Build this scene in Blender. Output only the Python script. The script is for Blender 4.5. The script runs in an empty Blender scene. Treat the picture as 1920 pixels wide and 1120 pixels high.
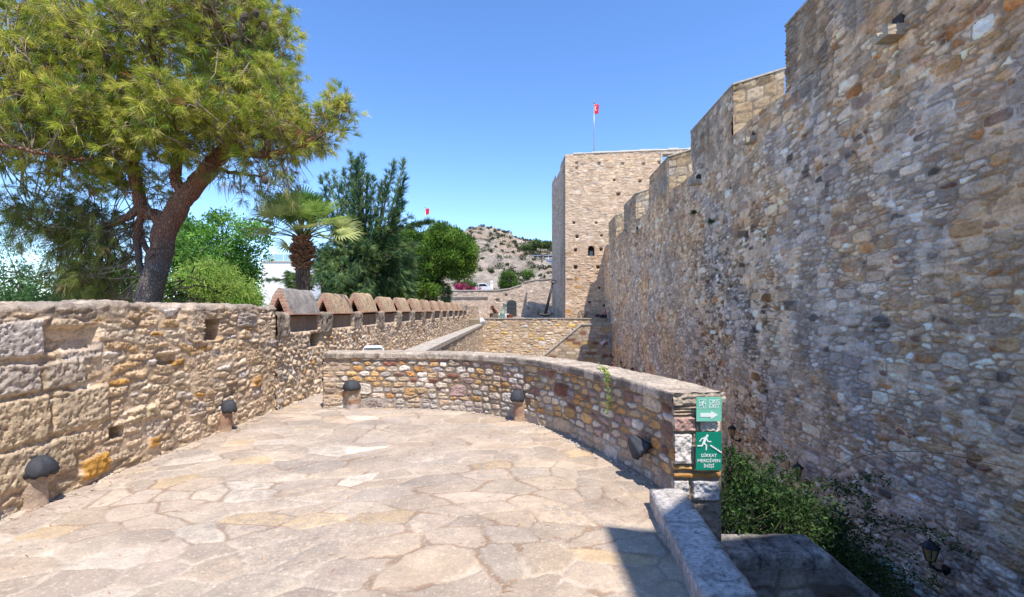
import bpy, bmesh, math, random
import numpy as np
from mathutils import Vector, Matrix
random.seed(7); RNG = np.random.default_rng(7)
C = bpy.context.scene
COL = C.collection
# ------------------------------------------------------------ camera, world, sun
F = 907.0; HY = 580.0; EYE = 1.6
cam = bpy.data.cameras.new("camera"); camo = bpy.data.objects.new("camera", cam); COL.objects.link(camo)
camo.location = (0, 0, EYE); camo.rotation_euler = (math.radians(90), 0, 0)
cam.sensor_width = 36; cam.lens = 36 * F / 1920; cam.shift_y = (HY - 560) / 1920; cam.clip_end = 3000; cam.clip_start = .05
C.camera = camo
C.render.resolution_x = 1024; C.render.resolution_y = 597
SUN = Vector((.23, -.46, 1)).normalized()
w = bpy.data.worlds.new("World"); C.world = w; w.use_nodes = True
nt = w.node_tree; bg = nt.nodes["Background"]
sky = nt.nodes.new("ShaderNodeTexSky"); sky.sky_type = 'NISHITA'; sky.sun_disc = False
sky.sun_elevation = math.asin(SUN.z); sky.sun_rotation = math.atan2(SUN.x, SUN.y)
sky.altitude = 0; sky.air_density = 0.78; sky.dust_density = 0.0; sky.ozone_density = 2.6
hs = nt.nodes.new('ShaderNodeHueSaturation'); hs.inputs['Saturation'].default_value = 1.16; hs.inputs['Hue'].default_value = .505; nt.links.new(sky.outputs[0], hs.inputs['Color']); nt.links.new(hs.outputs[0], bg.inputs[0]); bg.inputs[1].default_value = 0.15
sl = bpy.data.lights.new("sun", 'SUN'); sl.energy = 3.1; sl.angle = math.radians(.53); sl.color = (1, .92, .83)
so = bpy.data.objects.new("sun", sl); COL.objects.link(so); so.rotation_euler = SUN.to_track_quat('Z', 'Y').to_euler()
C.view_settings.view_transform = 'Standard'; C.view_settings.look = 'None'; C.view_settings.gamma = 1
C.view_settings.exposure = 1.15

def at(x, y, Y):            # survey helper: photo bearing + distance -> place
    return Vector(((x - 960) * Y / F, Y, EYE - (y - HY) * Y / F))
# ------------------------------------------------------------ noise
def hsh(i, j, s):
    i = np.asarray(i).astype(np.int64); j = np.asarray(j).astype(np.int64)
    n = (i * 374761393 + j * 668265263 + s * 97463477 + 12345) & 0xffffffff
    n = ((n ^ (n >> 13)) * 1274126177) & 0xffffffff
    n = ((n ^ (n >> 15)) * 2246822519) & 0xffffffff
    return ((n ^ (n >> 16)) & 0xffffff) / float(0xffffff)
def vn(x, y, s):
    xi = np.floor(x); yi = np.floor(y); fx = x - xi; fy = y - yi
    fx = fx * fx * (3 - 2 * fx); fy = fy * fy * (3 - 2 * fy)
    a = hsh(xi, yi, s); b = hsh(xi + 1, yi, s); c = hsh(xi, yi + 1, s); d = hsh(xi + 1, yi + 1, s)
    return (a * (1 - fx) + b * fx) * (1 - fy) + (c * (1 - fx) + d * fx) * fy
def fbm(x, y, s, o=4):
    t = 0; a = .5; n = 0
    for k in range(o):
        t = t + a * vn(x * 2 ** k + 17.3 * k, y * 2 ** k - 9.1 * k, s + k); n += a; a *= .55
    return t / n
# ------------------------------------------------------------ object helpers
def tag(o, label=None, cat=None, group=None, kind=None):
    if label: o['label'] = label
    if cat: o['category'] = cat
    if group: o['group'] = group
    if kind: o['kind'] = kind
    return o
def empty(name, loc=(0, 0, 0), rz=0):
    o = bpy.data.objects.new(name, None); COL.objects.link(o); o.location = loc; o.rotation_euler = (0, 0, rz); o.empty_display_size = .2
    return o
def link(name, me, mat, parent=None):
    o = bpy.data.objects.new(name, me); COL.objects.link(o)
    if mat is not None:
        for m in (mat if isinstance(mat, list) else [mat]): me.materials.append(m)
    if parent is not None:
        o.parent = parent
        if parent.matrix_basis != Matrix(): o.matrix_parent_inverse = Matrix()
    return o
def npmesh(name, V, faces, mat, parent=None, col=None, smooth=True):
    """faces: (n,k) array (or list of them)"""
    V = np.asarray(V, dtype=np.float32); me = bpy.data.meshes.new(name)
    fl = faces if isinstance(faces, list) else [faces]
    fl = [np.asarray(f, dtype=np.int32) for f in fl if len(f)]
    me.vertices.add(len(V)); me.vertices.foreach_set("co", V.ravel())
    idx = np.concatenate([f.ravel() for f in fl]); tot = np.concatenate([np.full(len(f), f.shape[1], dtype=np.int32) for f in fl])
    st = np.concatenate([[0], np.cumsum(tot)[:-1]]).astype(np.int32)
    me.loops.add(len(idx)); me.loops.foreach_set("vertex_index", idx)
    me.polygons.add(len(tot)); me.polygons.foreach_set("loop_start", st)
    me.polygons.foreach_set("use_smooth", np.full(len(tot), smooth, dtype=bool))
    me.update(calc_edges=True)
    if col is not None:
        a = me.color_attributes.new("Col", 'FLOAT_COLOR', 'POINT')
        c = np.ones((len(V), 4), dtype=np.float32); c[:, :3] = col; a.data.foreach_set("color", c.ravel())
    return link(name, me, mat, parent)
def bmobj(name, bm, mat, parent=None, smooth=False):
    bmesh.ops.recalc_face_normals(bm, faces=bm.faces)
    me = bpy.data.meshes.new(name); bm.to_mesh(me); bm.free()
    for p in me.polygons: p.use_smooth = smooth
    return link(name, me, mat, parent)
def bbox(bm, x0, x1, y0, y1, z0, z1, M=None, bev=0):
    r = bmesh.ops.create_cube(bm, size=1); vs = r['verts']
    for v in vs:
        v.co = Vector(((x0 + x1) / 2 + v.co.x * (x1 - x0), (y0 + y1) / 2 + v.co.y * (y1 - y0), (z0 + z1) / 2 + v.co.z * (z1 - z0)))
    if bev:
        es = list({e for v in vs for e in v.link_edges}); rr = bmesh.ops.bevel(bm, geom=es, offset=bev, segments=2, affect='EDGES')
        vs = list({v for f in rr['faces'] for v in f.verts} | {v for v in vs if v.is_valid})
    if M is not None: bmesh.ops.transform(bm, matrix=M, verts=vs)
    return vs
def tubes(paths, n=7):
    """paths: list of (points, radii) -> V,F"""
    V = []; Fs = []; b = 0
    for pts, rad in paths:
        pts = [Vector(p) for p in pts]; k = len(pts)
        up = None
        for i, p in enumerate(pts):
            d = (pts[min(i + 1, k - 1)] - pts[max(i - 1, 0)]).normalized()
            if up is None: up = d.orthogonal().normalized()
            up = (up - d * up.dot(d)); up = up.normalized() if up.length > 1e-5 else d.orthogonal().normalized()
            s = d.cross(up)
            for a in range(n):
                t = 2 * math.pi * a / n; V.append(p + (up * math.cos(t) + s * math.sin(t)) * rad[i])
        for i in range(k - 1):
            for a in range(n):
                c = (a + 1) % n; Fs.append((b + i * n + a, b + i * n + c, b + (i + 1) * n + c, b + (i + 1) * n + a))
        V.append(pts[-1]); 
        for a in range(n): Fs.append((b + (k - 1) * n + a, b + (k - 1) * n + (a + 1) % n, len(V) - 1, len(V) - 1))
        V.append(pts[0])
        for a in range(n): Fs.append((b + (a + 1) % n, b + a, len(V) - 1, len(V) - 1))
        b = len(V)
    q = [f for f in Fs if f[2] != f[3]]; t = [f[:3] for f in Fs if f[2] == f[3]]
    return np.array([tuple(v) for v in V]), [np.array(q), np.array(t)]
def smoothpath(pts, rad, k=5, wob=0, seed=0):
    """catmull-rom"""
    rr = random.Random(seed); P = [Vector(p) for p in pts]; out = []; ro = []
    for i in range(len(P) - 1):
        a = P[max(i - 1, 0)]; b = P[i]; c = P[i + 1]; d = P[min(i + 2, len(P) - 1)]
        for j in range(k):
            t = j / k
            q = .5 * ((2 * b) + (c - a) * t + (2 * a - 5 * b + 4 * c - d) * t * t + (3 * b - a - 3 * c + d) * t ** 3)
            q += Vector((rr.uniform(-1, 1), rr.uniform(-1, 1), rr.uniform(-1, 1))) * wob
            out.append(q); ro.append(rad[i] * (1 - t) + rad[i + 1] * t)
    out.append(P[-1]); ro.append(rad[-1]); return out, ro
def tubeobj(name, paths, mat, parent=None, n=7):
    V, Fc = tubes(paths, n); return npmesh(name, V, Fc, mat, parent)
# ------------------------------------------------------------ materials
def newmat(name):
    m = bpy.data.materials.new(name); m.use_nodes = True; t = m.node_tree
    return m, t, t.nodes["Principled BSDF"]
def node(t, typ, **k):
    n = t.nodes.new(typ)
    for a, b in k.items():
        if a.startswith('i_'): n.inputs[a[2:].replace('_', ' ')].default_value = b
        else: setattr(n, a, b)
    return n
def ramp(t, src, stops):
    r = t.nodes.new("ShaderNodeValToRGB"); e = r.color_ramp.elements
    while len(e) < len(stops): e.new(.5)
    for i, (p, c) in enumerate(stops):
        e[i].position = p; e[i].color = (*c, 1) if len(c) == 3 else c
    t.links.new(src, r.inputs[0]); return r
def mixc(t, a, b, f, mode='MIX'):
    m = t.nodes.new("ShaderNodeMix"); m.data_type = 'RGBA'; m.blend_type = mode; m.clamp_factor = True
    for s, v in ((0, f), (6, a), (7, b)):
        if hasattr(v, 'links'): t.links.new(v, m.inputs[s])
        else: m.inputs[s].default_value = v if s == 0 else ((*v, 1) if len(v) == 3 else v)
    return m.outputs[2]
def noise(t, scale, detail=4, rough=.6, vec=None):
    n = t.nodes.new("ShaderNodeTexNoise"); n.inputs['Scale'].default_value = scale; n.inputs['Detail'].default_value = detail; n.inputs['Roughness'].default_value = rough
    if vec is not None: t.links.new(vec, n.inputs['Vector'])
    return n.outputs['Fac']
def objco(t):
    return t.nodes.new("ShaderNodeTexCoord").outputs['Object']
def bump(t, b, h, strength=.5, dist=.01):
    n = t.nodes.new("ShaderNodeBump"); n.inputs['Strength'].default_value = strength; n.inputs['Distance'].default_value = dist
    t.links.new(h, n.inputs['Height']); t.links.new(n.outputs[0], b.inputs['Normal']); return n
def stone_attr(name, fine=22, amp=.55, bd=.012, lichen=0.0):
    m, t, b = newmat(name); co = objco(t); a = t.nodes.new("ShaderNodeVertexColor"); a.layer_name = "Col"
    n1 = ramp(t, noise(t, fine, 6, .68, co), [(.28, (1 - amp,) * 3), (.5, (1, 1, 1)), (.75, (1 + amp * .45,) * 3)])
    c = mixc(t, a.outputs['Color'], n1.outputs[0], 1.0, 'MULTIPLY')
    n2 = ramp(t, noise(t, 2.3, 5, .6, co), [(.3, (.80, .77, .75)), (.7, (1.14, 1.12, 1.1))])
    c = mixc(t, c, n2.outputs[0], 1.0, 'MULTIPLY')
    if lichen:
        n3 = ramp(t, noise(t, 9, 8, .75, co), [(.56, (0, 0, 0)), (.62, (1, 1, 1))])
        n4 = ramp(t, noise(t, 1.1, 3, .5, co), [(.5, (0, 0, 0)), (.65, (lichen,) * 3)])
        f = mixc(t, n3.outputs[0], n4.outputs[0], 1.0, 'MULTIPLY')
        c = mixc(t, c, (.10, .095, .085), f)
    t.links.new(c, b.inputs['Base Color']); b.inputs['Roughness'].default_value = .93; b.inputs['Specular IOR Level'].default_value = .2
    v = t.nodes.new("ShaderNodeTexVoronoi"); v.inputs['Scale'].default_value = fine * 2.2; t.links.new(co, v.inputs['Vector'])
    h = node(t, "ShaderNodeMath", operation='ADD'); t.links.new(noise(t, fine * 1.3, 8, .72, co), h.inputs[0])
    h2 = node(t, "ShaderNodeMath", operation='MULTIPLY'); t.links.new(v.outputs[0], h2.inputs[0]); h2.inputs[1].default_value = .35
    t.links.new(h2.outputs[0], h.inputs[1]); bump(t, b, h.outputs[0], .8, bd); return m
def simple(name, col, rough=.8, metal=0, nz=0, scale=8, bd=0, spec=.5):
    m, t, b = newmat(name); b.inputs['Roughness'].default_value = rough; b.inputs['Metallic'].default_value = metal; b.inputs['Specular IOR Level'].default_value = spec
    if nz:
        co = objco(t); f = noise(t, scale, 6, .65, co)
        r = ramp(t, f, [(.3, tuple(c * (1 - nz) for c in col)), (.7, tuple(min(1, c * (1 + nz)) for c in col))])
        t.links.new(r.outputs[0], b.inputs['Base Color'])
        if bd: bump(t, b, noise(t, scale * 3, 6, .7, co), .8, bd)
    else: b.inputs['Base Color'].default_value = (*col, 1)
    return m
def masonry(name, cols, mort, sx=3.2, sz=7, bd=.03):
    """procedural rubble for faces seen small or from behind"""
    m, t, b = newmat(name); co = objco(t)
    mp = node(t, "ShaderNodeMapping"); mp.inputs['Scale'].default_value = (sx, sx, sz)
    wn = node(t, "ShaderNodeTexNoise"); wn.inputs['Scale'].default_value = 4; t.links.new(co, wn.inputs['Vector'])
    ad = node(t, "ShaderNodeVectorMath", operation='SCALE'); t.links.new(wn.outputs['Color'], ad.inputs[0]); ad.inputs['Scale'].default_value = .12
    a2 = node(t, "ShaderNodeVectorMath", operation='ADD'); t.links.new(co, a2.inputs[0]); t.links.new(ad.outputs[0], a2.inputs[1]); t.links.new(a2.outputs[0], mp.inputs[0])
    v = t.nodes.new("ShaderNodeTexVoronoi"); v.inputs['Scale'].default_value = 1; v.inputs['Randomness'].default_value = .85; t.links.new(mp.outputs[0], v.inputs['Vector'])
    e = t.nodes.new("ShaderNodeTexVoronoi"); e.feature = 'DISTANCE_TO_EDGE'; e.inputs['Scale'].default_value = 1; e.inputs['Randomness'].default_value = .85; t.links.new(mp.outputs[0], e.inputs['Vector'])
    sp = node(t, "ShaderNodeSeparateColor"); t.links.new(v.outputs['Color'], sp.inputs[0])
    r = ramp(t, sp.outputs[0], [(i / (len(cols)), c) for i, c in enumerate(cols)]); r.color_ramp.interpolation = 'CONSTANT'
    g = ramp(t, e.outputs['Distance'], [(.03, (1, 1, 1)), (.10, (0, 0, 0))])
    c = mixc(t, r.outputs[0], mort, g.outputs[0])
    n2 = ramp(t, noise(t, 14, 6, .7, co), [(.25, (.6, .6, .6)), (.7, (1.25, 1.25, 1.25))]); c = mixc(t, c, n2.outputs[0], 1.0, 'MULTIPLY')
    t.links.new(c, b.inputs['Base Color']); b.inputs['Roughness'].default_value = .95
    h = ramp(t, e.outputs['Distance'], [(.0, (0, 0, 0)), (.2, (1, 1, 1))]); bump(t, b, h.outputs[0], .9, bd); return m
M = {}
M['wall_stone'] = stone_attr('wall_stone', 34, .42, .012, .35)
M['shade_stone'] = stone_attr('shade_stone', 30, .30, .010, .45)
M['parapet_stone'] = stone_attr('parapet_stone', 26, .42, .010)
M['far_stone'] = stone_attr('far_stone', 7, .35, .02)
M['coping'] = stone_attr('coping', 34, .75, .012, .8)
M['masonry'] = masonry('masonry', [(.42, .34, .24), (.5, .42, .32), (.36, .3, .24), (.45, .3, .15), (.4, .37, .33)], (.33, .27, .2))
M['masonry_dark'] = masonry('masonry_dark', [(.30, .27, .23), (.26, .22, .18), (.35, .3, .24), (.33, .31, .28)], (.2, .17, .14), 3, 6)
M['concrete'] = simple('concrete', (.42, .37, .31), .95, 0, .35, 9, .01)
M['black_cloth'] = simple('black_cloth', (.035, .039, .048), .75, 0, .3, 20, .004)
M['black_iron'] = simple('black_iron', (.02, .02, .022), .5, .3, .3, 30, .002)
M['glass_amber'] = simple('glass_amber', (.55, .38, .16), .25, 0, .2, 20)
M['rust_iron'] = simple('rust_iron', (.16, .07, .045), .85, .2, .4, 14, .004)
M['bronze'] = simple('bronze', (.22, .30, .26), .7, .3, .3, 12, .004)
M['brick'] = simple('brick', (.40, .22, .15), .95, 0, .45, 12, .008)
M['white_metal'] = simple('white_metal', (.7, .72, .74), .4)
M['white_paint'] = simple('white_paint', (.78, .77, .74), .8, 0, .06, 4)
M['white_letter'] = simple('white_letter', (.72, .78, .75), .5)
M['wood_grey'] = simple('wood_grey', (.22, .17, .12), .9, 0, .3, 10)
M['door_dark'] = simple('door_dark', (.035, .042, .045), .6)
M['hole'] = simple('hole', (.05, .042, .035), 1)  # near-black colour standing in for shade inside openings
M['flag_red'] = simple('flag_red', (.62, .01, .03), .8)
M['pole_metal'] = simple('pole_metal', (.35, .36, .38), .4, .6)
M['terrace_earth'] = simple('terrace_earth', (.25, .2, .14), 1, 0, .3, 3, .02)
M['soil'] = simple('soil', (.09, .065, .045), 1, 0, .4, 10, .02)  # planter soil; also colours the cap openings dark in place of shade
# pigment in lime
# ------------------------------------------------------------ stone pattern
def vor(u, v, cw, ch, seed, jit=.75, pw=3.0, wr=.35, nd=2, asv=1):
    asp = cw / ch; f1 = np.full(u.shape, 9.); f2 = f1.copy(); ida = np.zeros(u.shape); idb = np.zeros(u.shape)
    j0 = np.floor(v / ch)
    for dj in (-1, 0, 1):
        jj = j0 + dj; off = hsh(jj, jj * 0, seed + 5) * cw; i0 = np.floor((u + off) / cw)
        for di in range(-nd, nd + 1):
            ii = i0 + di
            cx = (ii + .5 + jit * (hsh(ii, jj, seed) - .5)) * cw - off; cy = (jj + .5 + jit * .75 * (hsh(ii, jj, seed + 1) - .5)) * ch
            wt = 1 + wr * (hsh(ii, jj, seed + 2) - .5) * 2; asx = asp * ((.65 + .8 * hsh(ii, jj, seed + 3)) if asv else 1)
            d = ((np.abs(u - cx) / asx) ** pw + np.abs(v - cy) ** pw) ** (1 / pw) / wt
            m = d < f1
            f2 = np.where(m, f1, np.minimum(f2, d)); f1 = np.where(m, d, f1); ida = np.where(m, ii, ida); idb = np.where(m, jj, idb)
    return f1, (f2 - f1) * .5, ida, idb
def pick(pal, r):
    ws = np.cumsum([p[0] for p in pal]); ws = ws / ws[-1]; cols = np.array([p[1] for p in pal])
    return cols[np.clip(np.searchsorted(ws, r), 0, len(pal) - 1)]
def sstep(x): x = np.clip(x, 0, 1); return x * x * (3 - 2 * x)
def pattern(u, v, p, seed):
    wp = p.get('warp', .04); s = p.get('ws', 5)
    a = u + wp * (fbm(u * s, v * s, seed + 50, 3) - .5) * 2; b = v + wp * .7 * (fbm(u * s, v * s, seed + 60, 3) - .5) * 2
    b = b + p.get('wave', .03) * (fbm(u * .8, v * .8, seed + 70, 2) - .5) * 2
    f1, e, ia, ib = vor(a, b, p['cw'], p['ch'], seed, p.get('jit', .75), p.get('pw', 3.), p.get('wr', .35))
    r1 = hsh(ia, ib, seed + 7); r2 = hsh(ia, ib, seed + 8); r3 = hsh(ia, ib, seed + 9)
    jw = p.get('jw', .008)
    if p.get('bp', 0) > 0:
        bw, bh = p['bcw'], p['bch']
        g1, ge, ja, jb = vor(a, b, bw, bh, seed + 100, .6, 4., .2)
        ex = hsh(ja, jb, seed + 107) < p['bp']; thr = bh * (.30 + .14 * hsh(ja, jb, seed + 108))
        sd = np.minimum(thr - g1, ge)
        ins = ex & (sd > 0)
        e = np.where(ins, sd, np.where(ex, np.minimum(e, -sd), e))
        r1 = np.where(ins, hsh(ja, jb, seed + 111), r1); r2 = np.where(ins, hsh(ja, jb, seed + 112), r2); r3 = np.where(ins, hsh(ja, jb, seed + 113), r3)
    ew = p.get('ew', .02)
    t = np.clip((e - jw) / ew, 0, 1); ts = sstep(t)
    cv = np.exp(-((e - jw * .9) / p.get('cvw', .005)) ** 2) * sstep((fbm(u * 3.1, v * 3.1, seed + 45, 3) - .36) / .12) * p.get('crev', 0)
    # broken edges
    br = fbm(u * 22, v * 30, seed + 30, 3)
    crk = sstep((np.abs(fbm(u * 11 + r1 * 9, v * 15 + r2 * 7, seed + 31, 4) - .5) * 2) / .10)
    h = ts * p['relief'] * (.35 + .65 * r2) - (1 - crk) * p.get('crk', .012) * ts
    f2_ = np.abs(fbm(u * 34, v * 40, seed + 32, 3) - .5) * 2; h = h - (1 - f2_) ** 3 * p.get('rough', .012) * .6 * ts
    h = h + (br - .5) * p.get('rough', .012) * (.5 + ts) + (fbm(u * 1.2, v * 1.2, seed + 33, 3) - .5) * p.get('swell', .03)
    lam = fbm(u * 4, v * 45, seed + 36, 3)      # bedded, layered stone
    h = h + (lam - .5) * p.get('lam', .01) * (r1 > .4) * ts
    c = pick(p['pal'], r1) * (.80 + .4 * r3)[:, None]
    vein = fbm(u * 9, v * 26, seed + 40, 4); va = p.get('vein', .6); c = c * (1 - va * .5 + va * vein)[:, None] * (.82 + .18 * crk)[:, None]
    mk = sstep((t - .05) / .25)[:, None]
    if p.get('bury', 0):           # mortar smeared over part of the stones
        mk = mk * (1 - p['bury'] * sstep((fbm(u * 2.2, v * 2.2, seed + 44, 4) - .45) / .14))[:, None]
    mo = np.array(p['mort']) * (.8 + .4 * fbm(u * 6, v * 6, seed + 41, 4))[:, None]
    c = c * mk + mo * (1 - mk)
    c = c * (1 - cv[:, None]); h = h - cv * .012
    return h, c
def gridfaces(nu, nv, base=0):
    i, j = np.meshgrid(np.arange(nu - 1), np.arange(nv - 1), indexing='ij'); a = (base + i * nv + j).ravel()
    return np.stack([a, a + nv, a + nv + 1, a + 1], 1)
def straight(b, d, n, prof):
    """position along a straight wall: profile polyline (off along n, z)"""
    b = np.array(b); d = np.array(d); n = np.array(n); pr = np.array(prof, float)
    L = np.concatenate([[0], np.cumsum(np.hypot(*np.diff(pr, axis=0).T))])
    def f(u, v):
        vv = v - prof[0][1] if True else v
        off = np.interp(vv, L, pr[:, 0]); z = np.interp(vv, L, pr[:, 1]); e = .03
        o2 = np.interp(vv + e, L, pr[:, 0]) - np.interp(vv - e, L, pr[:, 0]); z2 = np.interp(vv + e, L, pr[:, 1]) - np.interp(vv - e, L, pr[:, 1])
        ln = np.hypot(o2, z2) + 1e-9; nn = z2 / ln; nz = -o2 / ln
        P = np.zeros((len(u), 3)); N = np.zeros((len(u), 3))
        P[:, :2] = b + u[:, None] * d + off[:, None] * n; P[:, 2] = z; N[:, :2] = n * nn[:, None]; N[:, 2] = nz
        return P, N
    f.L = L[-1]; f.z0 = prof[0][1]; return f
def skin(name, pf, blocks, pat, seed, mat, parent=None, mod=None, flip=False):
    Vs = []; Fs = []; Cs = []; base = 0
    for us, vs in blocks:
        U, Vv = np.meshgrid(us, vs, indexing='ij'); u = U.ravel(); v = Vv.ravel()
        P, N = pf(u, v)
        h, c = pat(u, v) if callable(pat) else pattern(u, v, pat, seed)
        if mod: h, c = mod(u, v, P, h, c)
        Vs.append(P + N * h[:, None]); Cs.append(np.clip(c, 0, 1)); fc = gridfaces(len(us), len(vs), base)
        if flip: fc = fc[:, ::-1]
        Fs.append(fc); base += len(u)
    return npmesh(name, np.concatenate(Vs), [np.concatenate(Fs)], mat, parent, np.concatenate(Cs), True)
ar = lambda a, b, s: np.linspace(a, b, max(2, int(round((b - a) / s)) + 1))
def prism(name, pts, z0, z1, mat, parent=None):
    bm = bmesh.new(); a = [bm.verts.new((x, y, z0)) for x, y in pts]; b = [bm.verts.new((x, y, z1)) for x, y in pts]
    bm.faces.new(a); bm.faces.new(b); n = len(pts)
    for i in range(n): bm.faces.new((a[i], a[(i + 1) % n], b[(i + 1) % n], b[i]))
    return bmobj(name, bm, mat, parent)
# colours
cream = (.52, .41, .28); pale = (.60, .51, .40); tan = (.43, .30, .17); ochre = (.50, .27, .075); grey = (.36, .34, .31)
white = (.66, .62, .56); rust = (.24, .09, .045); mauve = (.34, .23, .21); brown = (.27, .19, .12); dark = (.16, .14, .12)
DV = .0408; dn = math.hypot(1, DV); WD = (DV / dn, 1 / dn); WN_L = (1 / dn, -DV / dn); WN_R = (-1 / dn, DV / dn)

# ============================================================ GROUND, TERRACE
GZ = -3.6
bm = bmesh.new()
for q in ([(-900, -900), (900, -900), (900, 900), (-900, 900)],):
    bm.faces.new([bm.verts.new((x, y, GZ)) for x, y in q])
gm = simple('dry_ground', (.30, .25, .17), 1, 0, .4, .3, .05)
g = bmobj('ground', bm, gm); tag(g, kind='structure')
def floor_mat(attr=False):
    m, t, b = newmat('flagstones'); co = objco(t)
    wn = node(t, "ShaderNodeTexNoise"); wn.inputs['Scale'].default_value = 2.2; wn.inputs['Detail'].default_value = 3; t.links.new(co, wn.inputs['Vector'])
    sc = node(t, "ShaderNodeVectorMath", operation='SCALE'); sc.inputs['Scale'].default_value = .10; t.links.new(wn.outputs['Color'], sc.inputs[0])
    wn2 = node(t, "ShaderNodeTexNoise"); wn2.inputs['Scale'].default_value = 14; wn2.inputs['Detail'].default_value = 3; t.links.new(co, wn2.inputs['Vector'])
    sc2 = node(t, "ShaderNodeVectorMath", operation='SCALE'); sc2.inputs['Scale'].default_value = .03; t.links.new(wn2.outputs['Color'], sc2.inputs[0])
    ad = node(t, "ShaderNodeVectorMath", operation='ADD'); t.links.new(co, ad.inputs[0]); t.links.new(sc.outputs[0], ad.inputs[1])
    ad2 = node(t, "ShaderNodeVectorMath", operation='ADD'); t.links.new(ad.outputs[0], ad2.inputs[0]); t.links.new(sc2.outputs[0], ad2.inputs[1])
    mp = node(t, "ShaderNodeMapping"); mp.inputs['Scale'].default_value = (2.2, 3.7, .0); mp.inputs['Rotation'].default_value = (0, 0, math.radians(-12)); t.links.new(ad2.outputs[0], mp.inputs[0])
    v = t.nodes.new("ShaderNodeTexVoronoi"); v.voronoi_dimensions = '2D'; v.inputs['Scale'].default_value = 1; v.inputs['Randomness'].default_value = .93; t.links.new(mp.outputs[0], v.inputs['Vector'])
    e = t.nodes.new("ShaderNodeTexVoronoi"); e.voronoi_dimensions = '2D'; e.feature = 'DISTANCE_TO_EDGE'; e.inputs['Scale'].default_value = 1; e.inputs['Randomness'].default_value = .93; t.links.new(mp.outputs[0], e.inputs['Vector'])
    sp = node(t, "ShaderNodeSeparateColor"); t.links.new(v.outputs['Color'], sp.inputs[0])
    r = ramp(t, sp.outputs[0], [(0, (.50, .41, .325)), (.15, (.455, .39, .325)), (.30, (.52, .43, .33)), (.45, (.47, .40, .33)), (.60, (.52, .41, .28)), (.645, (.49, .42, .35)), (.80, (.52, .435, .345)), (.93, (.62, .55, .46))]); r.color_ramp.interpolation = 'CONSTANT'
    base_c = r.outputs[0]
    if attr: va_ = t.nodes.new('ShaderNodeVertexColor'); va_.layer_name = 'Col'; base_c = va_.outputs['Color']
    # weathered grey film, patchy, stronger on the left of the terrace
    n1 = ramp(t, noise(t, 12, 10, .82, co), [(.46, (1, 1, 1)), (.52, (.0, .0, .0))])
    n0 = ramp(t, noise(t, .75, 3, .5, co), [(.40, (.12,) * 3), (.62, (.7,) * 3)])
    f = mixc(t, n1.outputs[0], n0.outputs[0], 1.0, 'MULTIPLY')
    c = mixc(t, base_c, (.31, .275, .245), f)
    n3 = ramp(t, noise(t, 30, 8, .75, co), [(.56, (0, 0, 0)), (.64, (.8, .8, .8))]); c = mixc(t, c, (.58, .51, .43), n3.outputs[0])
    n4 = ramp(t, noise(t, 1.6, 4, .6, co), [(.3, (.84, .82, .80)), (.7, (1.14, 1.12, 1.08))]); c = mixc(t, c, n4.outputs[0], 1.0, 'MULTIPLY')
    n5 = ramp(t, noise(t, 60, 8, .8, co), [(.3, (.66,) * 3), (.5, (.95,) * 3), (.7, (1.1,) * 3)]); c = mixc(t, c, n5.outputs[0], 1.0, 'MULTIPLY')
    jn = ramp(t, e.outputs['Distance'], [(.010, (1, 1, 1)), (.030, (0, 0, 0))])
    jm = ramp(t, noise(t, 3.0, 4, .6, co), [(.40, (.75,) * 3), (.62, (.3,) * 3)]); jf = mixc(t, jn.outputs[0], jm.outputs[0], 1.0, 'MULTIPLY')
    jc = ramp(t, noise(t, 5, 4, .6, co), [(.38, (.30, .21, .15)), (.52, (.60, .52, .43))])
    if not attr: c = mixc(t, c, jc.outputs[0], jf)
    t.links.new(c, b.inputs['Base Color']); b.inputs['Roughness'].default_value = .88; b.inputs['Specular IOR Level'].default_value = .25
    h = ramp(t, e.outputs['Distance'], [(.0, (0, 0, 0)), (.05, (.8, .8, .8))])
    hh = node(t, "ShaderNodeMath", operation='MULTIPLY_ADD'); t.links.new(noise(t, 12, 8, .7, co), hh.inputs[0]); hh.inputs[1].default_value = .9; 
    if not attr: t.links.new(h.outputs[0], hh.inputs[2])
    bump(t, b, hh.outputs[0], .9, .016); return m
M['flag'] = floor_mat()
par = [(-3.02, 7.75), (-2.47, 7.8), (-1.8, 7.79), (-1.2, 7.70), (-.56, 7.48), (0, 7.06), (.34, 6.69), (.67, 6.13), (.93, 5.5), (1.15, 4.95), (1.31, 4.4), (1.37, 4.04)]
pp, _ = smoothpath([(x, y, 0) for x, y in par], [0] * len(par), 12); pp = np.array([(p.x, p.y) for p in pp])
s_ = np.concatenate([[0], np.cumsum(np.hypot(*np.diff(pp, axis=0).T))]); PL = s_[-1]
def par_at(u):
    x = np.interp(u, s_, pp[:, 0]); y = np.interp(u, s_, pp[:, 1]); e = .08
    dx = np.interp(u + e, s_, pp[:, 0]) - np.interp(u - e, s_, pp[:, 0]); dy = np.interp(u + e, s_, pp[:, 1]) - np.interp(u - e, s_, pp[:, 1])
    l = np.hypot(dx, dy); return x, y, dx / l, dy / l
uu = np.linspace(0, PL, 40); X_, Y_, DX, DY = par_at(uu)
TH = .38
outer = [(float(x - dy * -TH), float(y + dx * TH)) if False else (float(x + (-dy) * -1 * TH * -1), float(y + dx * TH)) for x, y, dx, dy in zip(X_, Y_, DX, DY)]
outer = [(float(x - dy * TH), float(y + dx * TH)) for x, y, dx, dy in zip(X_, Y_, DX, DY)]
terr = [(-4.3, -9), (-4.3, 8), (-3.25, 31), (-1.9, 31), (-1.55, 8.3)] + [o for o in outer if o[0] > -1.55 and o[1] > 4.5] + [(1.70, 4.06), (1.36, 4.06), (1.33, 3.8), (.9, -.6), (.9, -9)]
tr = prism('terrace', terr, GZ - .05, -.006, [M['flag']]); tag(tr, kind='structure')
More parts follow.
